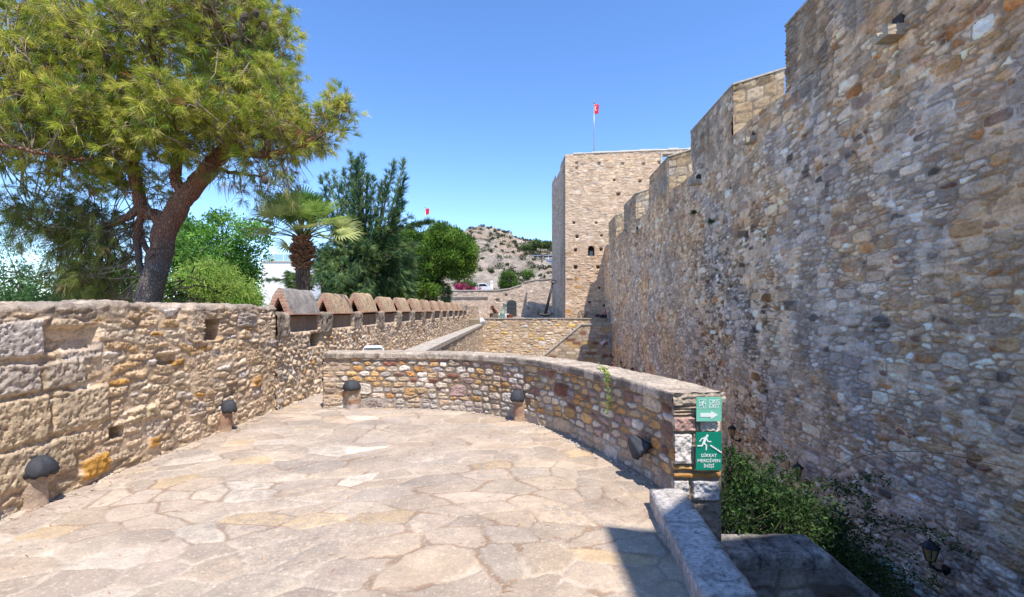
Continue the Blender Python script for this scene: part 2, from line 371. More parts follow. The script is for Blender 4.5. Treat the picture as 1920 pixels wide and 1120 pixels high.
M['flag2'] = floor_mat(True)
def paving():
    xs = ar(-4.0, 1.5, .0115); ys = np.concatenate([ar(-1.5, 2.3, .04)[:-1], ar(2.3, 6.0, .0115)[:-1], ar(6.0, 10.2, .016)]); U, V_ = np.meshgrid(xs, ys, indexing='ij'); x = U.ravel(); y = V_.ravel()
    a_ = math.radians(-9); u = x * math.cos(a_) - y * math.sin(a_); v = x * math.sin(a_) + y * math.cos(a_)
    u = u + (fbm(x * .7, y * .7, 402, 2) - .5) * .9; v = v + (fbm(x * .6, y * .6, 403, 2) - .5) * .9
    u = u + (fbm(x * 9, y * 9, 410, 4) - .5) * .06; v = v + (fbm(x * 9, y * 9, 411, 4) - .5) * .06
    f1, e, ia, ib = vor(u, v, .40, .27, 401, .95, 2.0, .0, 2, 0)
    r1 = hsh(ia, ib, 21); r2 = hsh(ia, ib, 22); r3 = hsh(ia, ib, 23)
    pal_f = [(26, (.435, .365, .295)), (24, (.415, .35, .29)), (20, (.455, .375, .29)), (14, (.395, .345, .295)), (5, (.48, .375, .245)), (10, (.475, .41, .33)), (5, (.56, .50, .42))]
    c = pick(pal_f, r1) * np.array((1.03, 1.01, .99)) * (.86 + .26 * r3)[:, None] * (.80 + .40 * fbm(x * 7, y * 7, 412, 5))[:, None]
    jw_ = .004 + .005 * fbm(x * 3, y * 3, 413, 3); jm_ = 1 - sstep((e - jw_) / .006)
    jv = sstep((fbm(x * 1.7, y * 1.7, 405, 3) - .47) / .1); vis = .30 + .5 * sstep((fbm(x * 2.6, y * 2.6, 414, 3) - .38) / .15)
    jc_ = np.array((.27, .185, .125)) * (1 - jv)[:, None] + np.array((.56, .48, .39)) * jv[:, None]; q_ = (jm_ * vis)[:, None]; c = c * (1 - q_) + jc_ * q_
    k = np.clip((x + 1.4) / 2.2, 0, 1)[:, None] * .8; c = c * (1 + k * np.array((.04, .0, -.07)) - (1 - k) * np.array((.01, .0, -.02)))
    h = .004 + (r2 - .5) * .005 + (fbm(x * 16, y * 16, 415, 4) - .5) * .006 - jm_ * .006 - (1 - sstep((e - .006) / .03)) * .002
    h = h + (fbm(x * .9, y * .9, 407, 3) - .5) * .03 * 0
    xr = np.interp(y, [p[1] for p in par[::-1] if p[0] > -1.3], [p[0] for p in par[::-1] if p[0] > -1.3]); lim = np.where(y > 4.04, xr + .08, 1.105 - (3.9 - y) * .091 + .08)
    keep = (x < lim) & ((x < -2.98) | (y < 7.83)) & (x < -1.3 + 9 * (y < 7.75))
    keep = (x < lim) & ((x < -2.98) | (y < 7.84)); F_ = gridfaces(len(xs), len(ys)); F_ = F_[keep[F_].all(1)]
    used = np.zeros(len(x), bool); used[F_.ravel()] = True; mp_ = np.cumsum(used) - 1
    P_ = np.stack([x, y, .002 + h], 1)[used]
    o = npmesh('paving', P_, [mp_[F_]], M['flag2'], None, np.clip(c[used], 0, 1)); tag(o, kind='structure')
paving()

# ============================================================ LEFT WALL (near, higher part)
LB = (-4.04, 0)
pat_left = dict(crev=.45, cvw=.006, cw=.30, ch=.085, jit=.9, pw=3, wr=.45, jw=.004, ew=.016, relief=.028, rough=.024, swell=.04, lam=.030, crk=.012, warp=.05, wave=.09,
    bcw=.52, bch=.26, bp=.42, bury=.6, mort=(.66, .52, .37),
    pal=[(36, (.66, .52, .35)), (26, (.70, .59, .44)), (20, (.62, .47, .30)), (7, (.56, .39, .21)), (3, (.58, .34, .11)), (4, (.48, .43, .38)), (6, white)])
bumps = [(3.82, 3.66, 1.24, 1.50, .09, True)]
def left_mod(u, v, P, h, c):
    z = P[:, 2]
    def rect(u0, u1, z0, z1, d, sm=.015, tint=.8):
        nonlocal h, c
        wob = (fbm(u * 9, v * 9, 901, 3) - .5) * .03
        k = sstep((u + wob - u0) / sm) * sstep((u1 - u - wob) / sm) * sstep((z + wob - z0) / sm) * sstep((z1 - z - wob) / sm)
        h = h * (1 - k * .6) - d * k; c = c * (1 - k[:, None] * (1 - tint))
    fl_ = sstep((v - 1.592 + (fbm(u * 5, u * 0, 98, 3) - .5) * .06) / .02); h = h * (1 - fl_ * .6) + fl_ * .010; c = c * (1 - fl_[:, None] * .8) + np.array((.36, .305, .25)) * (.45 + 1.1 * fbm(u * 9, v * 9, 79, 4))[:, None] * fl_[:, None] * .8
    # weathering on the upper edge
    g = sstep((z - 1.38) / .25) * sstep((fbm(u * 2.5, v * 2.5, 77, 4) - .38) / .2) * .75
    c = c * (1 - g[:, None]) + np.array((.26, .225, .185)) * (fbm(u * 12, v * 12, 78, 4) + .5)[:, None] * g[:, None]
    P[:, 2] += (v > 1.50) * ((fbm(u * 2.3, u * 0, 95, 4) - .5) * .07 + (fbm(u * 9, u * 0 + 3, 96, 3) - .5) * .035) * np.clip((v - 1.50) / .1, 0, 1); h = h + fl_ * (fbm(u * 13, v * 13, 97, 3) - .5) * .05 + (v > 1.48) * (fbm(u * 4, u * 0, 99, 3) - .5) * .05
    # openings and missing stones
    rect(5.97, 6.28, 1.20, 1.48, .16); rect(7.72, 8.0, .82, 1.14, .20); rect(8.85, 9.3, .98, 1.24, .2)
    rect(4.62, 4.80, .34, .46, .12, .02, .6); rect(4.02, 4.52, 1.22, 1.46, .05, .03, .95); rect(6.35, 6.6, .42, .5, .05)
    rect(5.2, 5.5, .98, 1.12, .05, .03, .9)
    # big dressed blocks near the broken end
    for (a, b2, z0, z1, cc, hh) in ((3.55, 4.0, 1.20, 1.52, (.60, .55, .50), .03), (3.55, 3.98, .92, 1.18, (.52, .46, .39), .03), (4.0, 4.38, .92, 1.17, (.52, .45, .36), .025),
                                    (3.6, 4.05, .52, .90, (.55, .44, .30), .035), (4.07, 4.62, .54, .90, (.54, .44, .31), .03), (3.6, 4.28, .18, .51, (.54, .44, .31), .035), (3.3, 3.58, .1, .5, (.40, .34, .26), .09)):
        wob = (fbm(u * 7, v * 7, 33, 3) - .5) * .05
        ed = np.minimum(np.minimum(u + wob - a, b2 - u - wob), np.minimum(z + wob - z0, z1 - z - wob)); k = sstep(ed / .03)
        hb = hh + (fbm(u * 26, v * 26, 34, 4) - .5) * .03 - sstep((fbm(u * 40, v * 40, 36, 2) - .60) / .1) * .014
        cb = np.array(cc) * (.72 + .55 * fbm(u * 30, v * 30, 35, 4))[:, None]
        h = h * (1 - k) + hb * k; c = c * (1 - k[:, None]) + cb * k[:, None]
    # an ochre block low down
    for (a, b2, z0, z1, cc) in ((4.32, 4.62, .05, .24, (.52, .29, .07)), (5.1, 5.25, .12, .25, (.52, .29, .08)), (7.0, 7.2, .45, .62, (.46, .26, .1)), (4.85, 5.25, .46, .60, (.55, .45, .30)), (8.1, 8.32, .3, .56, (.45, .22, .06))):
        wob = (fbm(u * 12, v * 12, 37, 3) - .5) * .06; ed = np.minimum(np.minimum(u + wob - a, b2 - u - wob), np.minimum(z + wob - z0, z1 - z - wob)); k = sstep(ed / .02)
        h = h + k * .03; c = c * (1 - k[:, None]) + np.array(cc) * (.7 + .6 * fbm(u * 25, v * 25, 38, 3))[:, None] * k[:, None]
    # slumping end
    lo = np.clip((3.9 - u) / .6, 0, 1) ** 1.5 * .18; P[:, 2] -= lo * (z > 1.3) * np.clip((z - 1.3) / .3, 0, 1)
    return h, c
wall_l = empty('parapet_wall', (0, 0, 0)); tag(wall_l, 'long cream rubble stone parapet wall on the left, with tiled caps along its far half', 'wall')
pfL = straight(LB, WD, WN_L, [(0, -.05), (0, 1.60), (-.03, 1.645), (-.55, 1.65), (-.62, 1.55), (-.62, GZ)])
zf = np.concatenate([ar(-.05, 1.62, .011), ar(1.63, 2.22, .02), ar(2.3, 7.3, .6)])
skin('near_masonry', pfL, [(ar(2.2, 3.3, .04), zf), (ar(3.3, 5.2, .010), zf), (ar(5.2, 7.64, .014), zf)], pat_left, 11, M['wall_stone'], wall_l, left_mod)
zf0 = np.concatenate([ar(-.05, 1.62, .06), ar(1.63, 2.22, .06), ar(2.3, 7.3, .6)])
skin('rear_masonry', pfL, [(ar(-9, 2.2, .05), zf0)], pat_left, 11, M['wall_stone'], wall_l, left_mod)
# end face of the higher part
def capface(name, u, prof, mat, parent, b=LB, n=WN_L):
    p0 = Vector((b[0] + WD[0] * u, b[1] + WD[1] * u, 0)); bm = bmesh.new()
    bm.faces.new([bm.verts.new((p0.x + n[0] * o, p0.y + n[1] * o, z)) for o, z in prof]); return bmobj(name, bm, mat, parent)
capface('end_face', 7.635, [(-.01, 0), (-.01, 1.60), (-.03, 1.63), (-.55, 1.63), (-.62, 1.5), (-.62, 0)], M['concrete'], wall_l)
# far part with merlons
RS = [8.08 + 1.72 * k for k in range(13)]; RL = 1.12
pat_far = dict(cw=.14, ch=.09, jit=.95, pw=2.4, wr=.45, jw=.004, ew=.022, relief=.055, rough=.03, swell=.05, lam=.01, warp=.04, wave=.05,
    bcw=.4, bch=.26, bp=.25, bury=.3, mort=(.58, .46, .33), pal=[(36, (.66, .53, .38)), (28, (.70, .59, .46)), (16, (.60, .46, .31)), (5, tan), (2, ochre), (6, grey), (6, white)])
def far_mod(u, v, P, h, c):
    z = P[:, 2]
    for i, s in enumerate(RS):
        a, b2 = s + .02, s + RL - .05
        ed = np.minimum(np.minimum(u - a, b2 - u), z - 1.20); k = sstep(ed / .02) * (v < 1.62)
        h = h * (1 - k) + (-.035) * k; cb = np.array((.30, .235, .17)) * (.75 + .5 * fbm(u * 14, v * 5, 61, 4))[:, None]; c = c * (1 - k[:, None]) + cb * k[:, None]
        # rough weathered block in the gap
        ed = np.minimum(np.minimum(u - (s - .62), s - .03 - u), z - 1.12); k = sstep(ed / .03) * (v < 1.62)
        h = h * (1 - k) + (.035 + (fbm(u * 12, v * 12, 62 + i, 4) - .5) * .06) * k; cb = np.array((.34, .29, .23)) * (.6 + .8 * fbm(u * 11, v * 11, 63, 4))[:, None]; c = c * (1 - k[:, None]) + cb * k[:, None]
        # dark run-off below the gaps
        st = sstep((fbm(u * 9, v * .6, 64, 3) - .5) / .12) * sstep((z - .55) / .4) * sstep((.32 - np.abs(u - (s - .35))) / .1) * (v < 1.62) * .55
        c = c * (1 - st[:, None] * .6)
    if True:
        k = sstep((u - 8.85) / .02) * sstep((9.28 - u) / .02) * sstep((z - .90) / .02) * sstep((1.16 - z) / .02); h = h - .2 * k; c = c * (1 - .2 * k[:, None])
    return h, c
pfF = straight(LB, WD, WN_L, [(0, -.05), (0, 1.50), (-.03, 1.505), (-.50, 1.505), (-.55, 1.48), (-.55, GZ)])
zf2 = np.concatenate([ar(-.05, 1.54, .016), ar(1.55, 2.05, .04), ar(2.1, 6.9, .8)])
zf3 = np.concatenate([ar(-.05, 1.54, .022), ar(1.55, 2.05, .05), ar(2.1, 6.9, .8)])
skin('far_masonry', pfF, [(ar(7.62, 12, .018), zf2), (ar(12, 31, .035), zf3)], pat_far, 21, M['wall_stone'], wall_l, far_mod)

# merlon caps --------------------------------------------------
def tile_mat():
    m, t, b = newmat('cap_render'); co = objco(t)
    r = ramp(t, noise(t, 5, 8, .7, co), [(.25, (.22, .17, .12)), (.45, (.44, .31, .19)), (.6, (.54, .41, .27)), (.75, (.62, .50, .36))])
    d = ramp(t, noise(t, 15, 6, .7, co), [(.35, (.45, .43, .40)), (.6, (1.1, 1.1, 1.1))]); c = mixc(t, r.outputs[0], d.outputs[0], 1.0, 'MULTIPLY')
    t.links.new(c, b.inputs['Base Color']); b.inputs['Roughness'].default_value = .95; bump(t, b, noise(t, 18, 8, .7, co), .8, .02); return m
M['cap'] = tile_mat()
M['cap_grey'] = simple('cap_render_grey', (.27, .245, .22), .95, 0, .5, 7, .02)
def brick_stripes():
    m, t, b = newmat('gable_brick'); co = objco(t); sp = node(t, "ShaderNodeSeparateXYZ"); t.links.new(co, sp.inputs[0])
    wv = node(t, "ShaderNodeMath", operation='MULTIPLY'); t.links.new(sp.outputs[2], wv.inputs[0]); wv.inputs[1].default_value = 19
    fr = node(t, "ShaderNodeMath", operation='FRACT'); t.links.new(wv.outputs[0], fr.inputs[0])
    g = ramp(t, fr.outputs[0], [(.6, (.42, .255, .18)), (.74, (.45, .37, .28))])
    n = ramp(t, noise(t, 14, 6, .7, co), [(.3, (.6,) * 3), (.7, (1.2,) * 3)]); c = mixc(t, g.outputs[0], n.outputs[0], 1.0, 'MULTIPLY')
    t.links.new(c, b.inputs['Base Color']); b.inputs['Roughness'].default_value = .95; bump(t, b, fr.outputs[0], .4, .006); return m
M['gable'] = brick_stripes()
def cap(i, s):
    L = RL + .02; w = .215; H = .46
    o = empty('tiled_cap', (LB[0] + WD[0] * s - WN_L[0] * .19, LB[1] + WD[1] * s - WN_L[1] * .19, 1.508), -math.atan(DV))
    ty = lambda y: y
    out = []
    n = 24
    for k in range(n + 1):                      # A-shape with rounded crown
        t = k / n; x = -w + 2 * w * t; q = abs(x) / w
        z = H * (1 - q ** 1.6) if q < 1 else 0
        out.append((x, z))
    rr = random.Random(i); yy = np.linspace(0, L, 16); V = []; 
    for y in yy:
        for (x, z) in out:
            j = (vn(np.array([x * 9 + i * 5.1]), np.array([y * 7.]), 5)[0] - .5) * .025
            V.append((x * (1 + j), y, z * (1 + j) + j * .3 * (z > .01)))
    m = n + 1; fs = [(a * m + b, a * m + b + 1, (a + 1) * m + b + 1, (a + 1) * m + b) for a in range(15) for b in range(n)]
    fs = [f for f in fs]
    me = npmesh('cap_shell', V, np.array(fs), M['cap_grey'] if i in (0,) else M['cap'], o)
    # gables: ring between outline and triangular opening
    ow, oh = .125, .30
    def inner(k):
        t = k / n
        return (-ow + 2 * ow * t, oh * (1 - abs(2 * t - 1)))
    for y0, sg, op in ((-.0, 1, True), (L, -1, False)):
        if op:
            V = [(x, y0, z) for x, z in out] + [(inner(k)[0], y0, inner(k)[1]) for k in range(n + 1)] + [(inner(k)[0], y0 + .60, inner(k)[1]) for k in range(n + 1)]
            q = [(k, k + 1, m + k + 1, m + k) for k in range(n)] + [(m + k, m + k + 1, 2 * m + k + 1, 2 * m + k) for k in range(n)]
            tri = [(2 * m, 2 * m + k + 1, 2 * m + k) for k in range(1, n)]
            npmesh('gable', V, [np.array(q), np.array(tri)], M['gable'], o, None, False); npmesh('hollow_shade', [(x_, y0 + yy_, z_) for yy_ in (.05, .58) for x_, z_ in ((-ow + .012, .004), (0, oh - .012), (ow - .012, .004))], [np.array([(0, 1, 4, 3), (1, 2, 5, 4), (2, 0, 3, 5)]), np.array([(3, 4, 5)])], M['soil'], o, None, False)  # dark brown lining paints the shade inside the cap opening
            bm = bmesh.new()
            for sx in (-1, 1):
                ln = math.hypot(ow, oh) + .03; a = math.atan2(oh, ow)
                Mx = Matrix.Translation((sx * ow, -.012, 0)) @ Matrix.Rotation(-sx * (math.pi / 2 - a), 4, 'Y')
                for k in range(6):
                    bbox(bm, (0 if sx > 0 else -.05), (.05 if sx > 0 else 0), -.014, .02, k * ln / 6 + .003, (k + 1) * ln / 6 - .003, Mx)
            bmobj('brick_frame', bm, M['brick'], o)
        else:
            V = [(x, y0, z) for x, z in out]; npmesh('gable', V, [np.array([(0, k, k + 1) for k in range(1, n)])], M['gable'], o, None, False)
    bm = bmesh.new(); bbox(bm, -w - .03, w + .03, -.03, L + .02, -.0, .022, None, .004); bmobj('tile_course', bm, M['brick'], o)
    rq = random.Random(i * 7 + 1); o.rotation_euler[0] = rq.uniform(-.012, .012); o.rotation_euler[1] = rq.uniform(-.03, .03); o.scale = (rq.uniform(.94, 1.05), rq.uniform(.96, 1.02), rq.uniform(.92, 1.06))
    return o
ords = ['nearest', 'second', 'third', 'fourth', 'fifth', 'sixth', 'seventh', 'eighth', 'ninth', 'tenth', 'eleventh', 'twelfth', 'farthest']
for i, s in enumerate(RS):
    o = cap(i, s)
    lab = ('grey weathered saddleback cap, the nearest and largest one on the left parapet wall' if i == 0 else
           'saddleback cap at the far end of the left parapet wall, its shade painted grey' if i == 12 else
           '%s brick gabled saddleback cap from the near end of the left parapet wall' % ords[i])
    tag(o, lab, 'wall cap', 'tiled saddleback caps along the left parapet')
    if i == 12:  # far-end cap: its shade is put into the colour as grey
        for ch in o.children:
            if ch.name.startswith('cap_shell'): ch.data.materials.clear(); ch.data.materials.append(M['cap_grey'])

# ============================================================ CURVED PARAPET
pat_par = dict(crev=.3, cw=.185, ch=.086, jit=.55, pw=5.5, wr=.22, jw=.007, ew=.009, relief=.026, rough=.014, swell=.015, lam=.010, crk=.008, warp=.016, ws=9, wave=.02,
    bcw=.42, bch=.22, bp=.22, mort=(.30, .24, .18),
    pal=[(15, (.58, .37, .17)), (9, (.52, .28, .11)), (7, (.25, .12, .085)), (20, (.66, .60, .52)), (18, (.60, .51, .41)), (7, (.42, .30, .27)), (12, (.52, .38, .23)), (10, (.52, .43, .32)), (7, (.46, .43, .40)), (3, (.30, .19, .15))])
def pfP(u, v):
    x, y, dx, dy = par_at(u); P = np.stack([x, y, v], 1); N = np.stack([dy, -dx, 0 * x], 1); return P, N
def par_mod(u, v, P, h, c):
    z = P[:, 2]
    # bottom course of big pale stones, thin bed on top
    k = (z < .17) & True
    g = hsh(np.floor(u / .23 + .2 * np.sin(u * 3)), np.floor(u * 0), 5)
    c = np.where(k[:, None], c * .45 + np.array(white) * (.55 + .4 * fbm(u * 20, v * 20, 8, 3))[:, None] * .5, c)
    k = sstep((.42 - u) / .04) * sstep((z - .58) / .02)   # pitted blocks at left end
    c = c * (1 - k[:, None]) + np.array((.46, .37, .28)) * (.6 + .7 * fbm(u * 30, v * 30, 9, 3))[:, None] * k[:, None]
    k = sstep((.25 - u) / .06); c = c * (1 - .7 * k[:, None]) + np.array((.48, .38, .28)) * (.6 + .7 * fbm(u * 18, v * 18, 9, 3))[:, None] * .7 * k[:, None]
    return h, c
par_o = empty('curved_parapet'); tag(par_o, 'low curved stone parapet with flat coping, multicoloured rubble, carrying green signs at its right end', 'wall')
zp = ar(-.03, .81, .0085)
skin('inner_face', pfP, [(ar(0, PL * .55, .011), zp), (ar(PL * .55, PL, .009), zp)], pat_par, 31, M['parapet_stone'], par_o, par_mod)
def pfO(u, v):
    x, y, dx, dy = par_at(u); P = np.stack([x - dy * TH, y + dx * TH, v], 1); N = np.stack([-dy, dx, 0 * x], 1); return P, N
skin('outer_face', pfO, [(ar(0, PL, .05), ar(-3.6, .81, .05))], pat_par, 33, M['parapet_stone'], par_o, None, True)
# end of the wall at the left (faces the passage) and the pier end
def pfE(u, v): return np.stack([-3.02 + 0 * u, 7.75 + u, v], 1), np.stack([-1 + 0 * u, 0 * u, 0 * u], 1)
skin('passage_end', pfE, [(ar(-.02, .40, .02), ar(-.03, .81, .02))], pat_par, 34, M['parapet_stone'], par_o)
def zy(y): return EYE - (y - HY) * 4.04 / F
def xx(x): return (x - 960) * 4.04 / F
rects = []
def R(x0, x1, y0, y1, c, rel, lam=0): rects.append((xx(x0), xx(x1), zy(y1), zy(y0), c, rel, lam))
R(1258, 1353, 763, 768, (.50, .40, .28), .03, 1); R(1258, 1353, 768, 774, (.46, .36, .25), .02, 1); R(1258, 1353, 774, 780, (.52, .43, .31), .03, 1)
R(1258, 1304, 781, 810, (.44, .29, .24), .045); R(1305, 1312, 795, 810, (.5, .42, .33), .02); R(1313, 1352, 788, 811, (.58, .53, .46), .03)
R(1306, 1352, 781, 790, (.45, .36, .26), .02)
R(1258, 1297, 812, 871, (.64, .60, .55), .05); R(1298, 1304, 813, 871, (.45, .37, .28), .01); R(1305, 1352, 813, 871, (.5, .44, .36), .02)
R(1258, 1300, 872, 882, (.56, .36, .13), .03, 1); R(1301, 1352, 876, 885, (.50, .31, .12), .02, 1); R(1258, 1352, 885, 896, (.50, .26, .07), .035, 1)
R(1258, 1293, 899, 935, (.62, .60, .56), .035); R(1297, 1350, 900, 940, (.50, .51, .53), .035); R(1258, 1353, 943, 1200, (.30, .26, .22), .02)
def pat_end(u, v):
    h = np.zeros(len(u)) - .0; c = np.array((.27, .215, .165)) * (.7 + .6 * fbm(u * 14, v * 14, 3, 4))[:, None]
    wob = (fbm(u * 14, v * 14, 40, 3) - .5) * .02
    for i, (a, b, z0, z1, cc, rel, lam) in enumerate(rects):
        ed = np.minimum(np.minimum(u + wob - a, b - u - wob), np.minimum(v + wob - z0, z1 - v - wob)); k = sstep((ed - .002) / (.012 if rel > .025 else .008))
        hb = rel + (fbm(u * (6 if lam else 26), v * (90 if lam else 26), 50 + i, 4) - .5) * (.03 if lam else .045)
        cb = np.array(cc) * (.6 + .75 * fbm(u * (8 if lam else 22), v * (80 if lam else 22), 70 + i, 4))[:, None]
        h = h * (1 - k) + hb * k; c = c * (1 - k[:, None]) + cb * k[:, None]
    return h, c
def pfPE(u, v): return np.stack([u, 4.055 + 0 * u, v], 1), np.stack([0 * u, -1 + 0 * u, 0 * u], 1)
skin('pier_end', pfPE, [(ar(1.35, 1.755, .006), np.concatenate([ar(-.35, .81, .006), ar(-.36, -2.2, -.2)[::1] if False else np.linspace(.811, .812, 2)]))], pat_end, 0, M['parapet_stone'], par_o)
bm = bmesh.new(); bbox(bm, 1.372, 1.745, 4.075, 4.5, -2.2, .80); bmobj('pier_core', bm, M['masonry_dark'], par_o)
# coping : slabs following the curve
def coping(name, fn, u0, u1, prof, parent, seed, du=.02, colr=(.44, .38, .31)):
    pr = np.array(prof); L = np.concatenate([[0], np.cumsum(np.hypot(*np.diff(pr, axis=0).T))]); vs = ar(0, L[-1], .018)
    us = ar(u0, u1, du); U, Vv = np.meshgrid(us, vs, indexing='ij'); u = U.ravel(); v = Vv.ravel()
    x, y, dx, dy = fn(u); off = np.interp(v, L, pr[:, 0]); z = np.interp(v, L, pr[:, 1])
    o2 = np.interp(v + .01, L, pr[:, 0]) - np.interp(v - .01, L, pr[:, 0]); z2 = np.interp(v + .01, L, pr[:, 1]) - np.interp(v - .01, L, pr[:, 1]); ln = np.hypot(o2, z2) + 1e-9
    # off measured outward (away from terrace)
    P = np.stack([x - dy * off, y + dx * off, z], 1); nn = -z2 / ln; nz = o2 / ln
    N = np.stack([-dy * nn, dx * nn, nz], 1)
    h = (fbm(u * 9, v * 14, seed, 4) - .5) * .022 + (fbm(u * 2, v * 2, seed + 3, 2) - .5) * .02
    jn = np.abs(((u + .15 * np.sin(u * 5)) / .62) % 1 - .5) * .62; j = sstep((.012 - (jn)) / .01); h = h - j * .012
    c = np.array(colr) * (.6 + .8 * fbm(u * 11, v * 11, seed + 5, 5))[:, None]; c = c * (1 - .35 * j[:, None])
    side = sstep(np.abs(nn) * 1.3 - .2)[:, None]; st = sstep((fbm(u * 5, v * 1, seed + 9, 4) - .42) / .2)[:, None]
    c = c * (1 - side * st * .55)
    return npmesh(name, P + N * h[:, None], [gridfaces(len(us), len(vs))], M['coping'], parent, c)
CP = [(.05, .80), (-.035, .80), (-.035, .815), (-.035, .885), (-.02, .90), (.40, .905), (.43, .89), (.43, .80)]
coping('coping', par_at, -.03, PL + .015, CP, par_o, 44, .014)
# coping end cap
def endcap(u, name):
    x, y, dx, dy = [float(a[0]) for a in par_at(np.array([u]))]; bm = bmesh.new(); vs = []
    us = 40; ws = 10; V = []
    for i in range(us + 1):
        for k in range(ws + 1):
            off = -.035 + .465 * i / us; z = .80 + .10 * k / ws
            d = (vn(np.array([off * 30.]), np.array([z * 60.]), 4)[0] + vn(np.array([off * 9.]), np.array([z * 90.]), 6)[0] - 1) * .018
            V.append((x - dy * off + dx * (.02 + d), y + dx * off + dy * (.02 + d), z))
    c = np.array([np.array((.42, .36, .29)) * (.6 + .8 * vn(np.array([v[0] * 40.]), np.array([v[2] * 70.]), 9)[0]) for v in V])
    npmesh(name, V, [gridfaces(us + 1, ws + 1)], M['coping'], par_o, c)
endcap(PL, 'coping_end')

# signs --------------------------------------------------------
def sign_green(name, c1, c2):
    m, t, b = newmat(name); co = objco(t); r = ramp(t, noise(t, 3, 3, .5, co), [(.3, c1), (.7, c2)]); t.links.new(r.outputs[0], b.inputs['Base Color']); b.inputs['Roughness'].default_value = .35; return m
def text(body, cx, cz, size, parent, y, wid=None):
    cu = bpy.data.curves.new('lettering', 'FONT'); cu.body = body; cu.align_x = 'CENTER'; cu.align_y = 'CENTER'; cu.size = size; cu.offset = size * .013; cu.extrude = .0008
    o = bpy.data.objects.new('tmp', cu); COL.objects.link(o); bpy.context.view_layer.update()
    dg = bpy.context.evaluated_depsgraph_get(); me = bpy.data.meshes.new_from_object(o.evaluated_get(dg)); bpy.data.objects.remove(o)
    xs = [v.co.x for v in me.vertices]; k = 1
    if wid and xs: k = wid / (max(xs) - min(xs))
    for v in me.vertices: v.co = Vector((v.co.x * k + cx, y - v.co.z, v.co.y + cz))
    return link('lettering', me, M['white_letter'], parent)
def poly2d(name, polys, y0_, parent, mat, th=.0012):
    bm = bmesh.new()
    for ip, pl in enumerate(polys):
        y = y0_ - ip * .00025; a = [bm.verts.new((x, y, z)) for x, z in pl]; b = [bm.verts.new((x, y + th, z)) for x, z in pl]; bm.faces.new(a); bm.faces.new(b[::-1]); n = len(pl)
        for i in range(n): bm.faces.new((a[i], b[i], b[(i + 1) % n], a[(i + 1) % n]))
    return bmobj(name, bm, mat, parent)
def bar(p, q, w0, w1=None):
    w1 = w1 or w0; d = Vector((q[0] - p[0], q[1] - p[1])).normalized(); n = Vector((-d.y, d.x)); r = []
    for k in range(7): a = math.pi / 2 + math.pi * k / 6; r.append((p[0] + (n.x * math.sin(a) + d.x * math.cos(a)) * w0 / 2, p[1] + (n.y * math.sin(a) + d.y * math.cos(a)) * w0 / 2))
    for k in range(7): a = -math.pi / 2 + math.pi * k / 6; r.append((q[0] + (n.x * math.sin(a) + d.x * math.cos(a)) * w1 / 2, q[1] + (n.y * math.sin(a) + d.y * math.cos(a)) * w1 / 2))
    return r
def disc(c, r, n=18): return [(c[0] + r * math.cos(2 * math.pi * k / n), c[1] + r * math.sin(2 * math.pi * k / n)) for k in range(n)]
def runner(s, ox, oz):
    g = lambda x, y: (ox + x * s, oz + y * s)
    return [disc(g(.60, .93), .085 * s), bar(g(.50, .78), g(.36, .45), .20 * s, .15 * s), bar(g(.50, .80), g(.24, .74), .075 * s), bar(g(.24, .74), g(.10, .56), .07 * s),
            bar(g(.55, .76), g(.64, .55), .075 * s), bar(g(.64, .55), g(.84, .54), .07 * s), bar(g(.38, .45), g(.54, .30), .11 * s, .09 * s), bar(g(.54, .30), g(.52, .0), .09 * s, .08 * s),
            bar(g(.34, .45), g(.24, .27), .11 * s, .09 * s), bar(g(.24, .27), g(-.04, .27), .09 * s, .08 * s)]
SY = 3.985
sg1 = empty('exit_sign', (1.623, SY, .775)); tag(sg1, 'pale green square sign reading CIKIS EXIT with a white arrow pointing right', 'sign')
bm = bmesh.new(); bbox(bm, -.104, .104, 0, .006, -.1, .1, None, .001); bmobj('plate', bm, sign_green('sign_green_pale', (.14, .47, .33), (.20, .56, .42)), sg1)
text('ÇIKIŞ', .042, .062, .047, sg1, -.002, .088); text('EXIT', .042, .024, .047, sg1, -.002, .088)
poly2d('arrow', [[(-.072, -.03), (.015, -.03), (.015, -.012), (.075, -.046), (.015, -.080), (.015, -.062), (-.072, -.062)]], -.0025, sg1, M['white_letter'])
x0, x1, z0, z1 = -.082, -.026, .008, .084; t_ = .0035
poly2d('pictogram', [[(x0, z0), (x1, z0), (x1, z0 + t_), (x0, z0 + t_)], [(x0, z1 - t_), (x1, z1 - t_), (x1, z1), (x0, z1)], [(x0, z0), (x0 + t_, z0), (x0 + t_, z1), (x0, z1)], [(x1 - t_, z0), (x1, z0), (x1, z1), (x1 - t_, z1)]] + runner(.06, -.079, .015), -.0025, sg1, M['white_letter'])
sg2 = empty('stair_warning_sign', (1.621, SY, .43)); tag(sg2, 'dark green upright sign with running figure on steps, reading DIKKAT MERDIVEN INISI', 'sign')
bm = bmesh.new(); bbox(bm, -.106, .106, 0, .006, -.157, .157, None, .001); bmobj('plate', bm, sign_green('sign_green', (.005, .19, .12), (.008, .24, .15)), sg2)
text('DİKKAT', 0, -.036, .036, sg2, -.002, .128); text('MERDİVEN', 0, -.079, .036, sg2, -.002, .186); text('İNİŞİ', 0, -.122, .036, sg2, -.002, .085)
st = []
for k in range(7): st.append([(.008 + k * .013, .052 - k * .0085), (.008 + (k + 1) * .013 + .004, .052 - k * .0085), (.008 + (k + 1) * .013 + .004, .038 - k * .0085), (.008 + k * .013, .044 - k * .0085)])
poly2d('pictogram', runner(.125, -.088, .012) + st, -.0025, sg2, M['white_letter'])

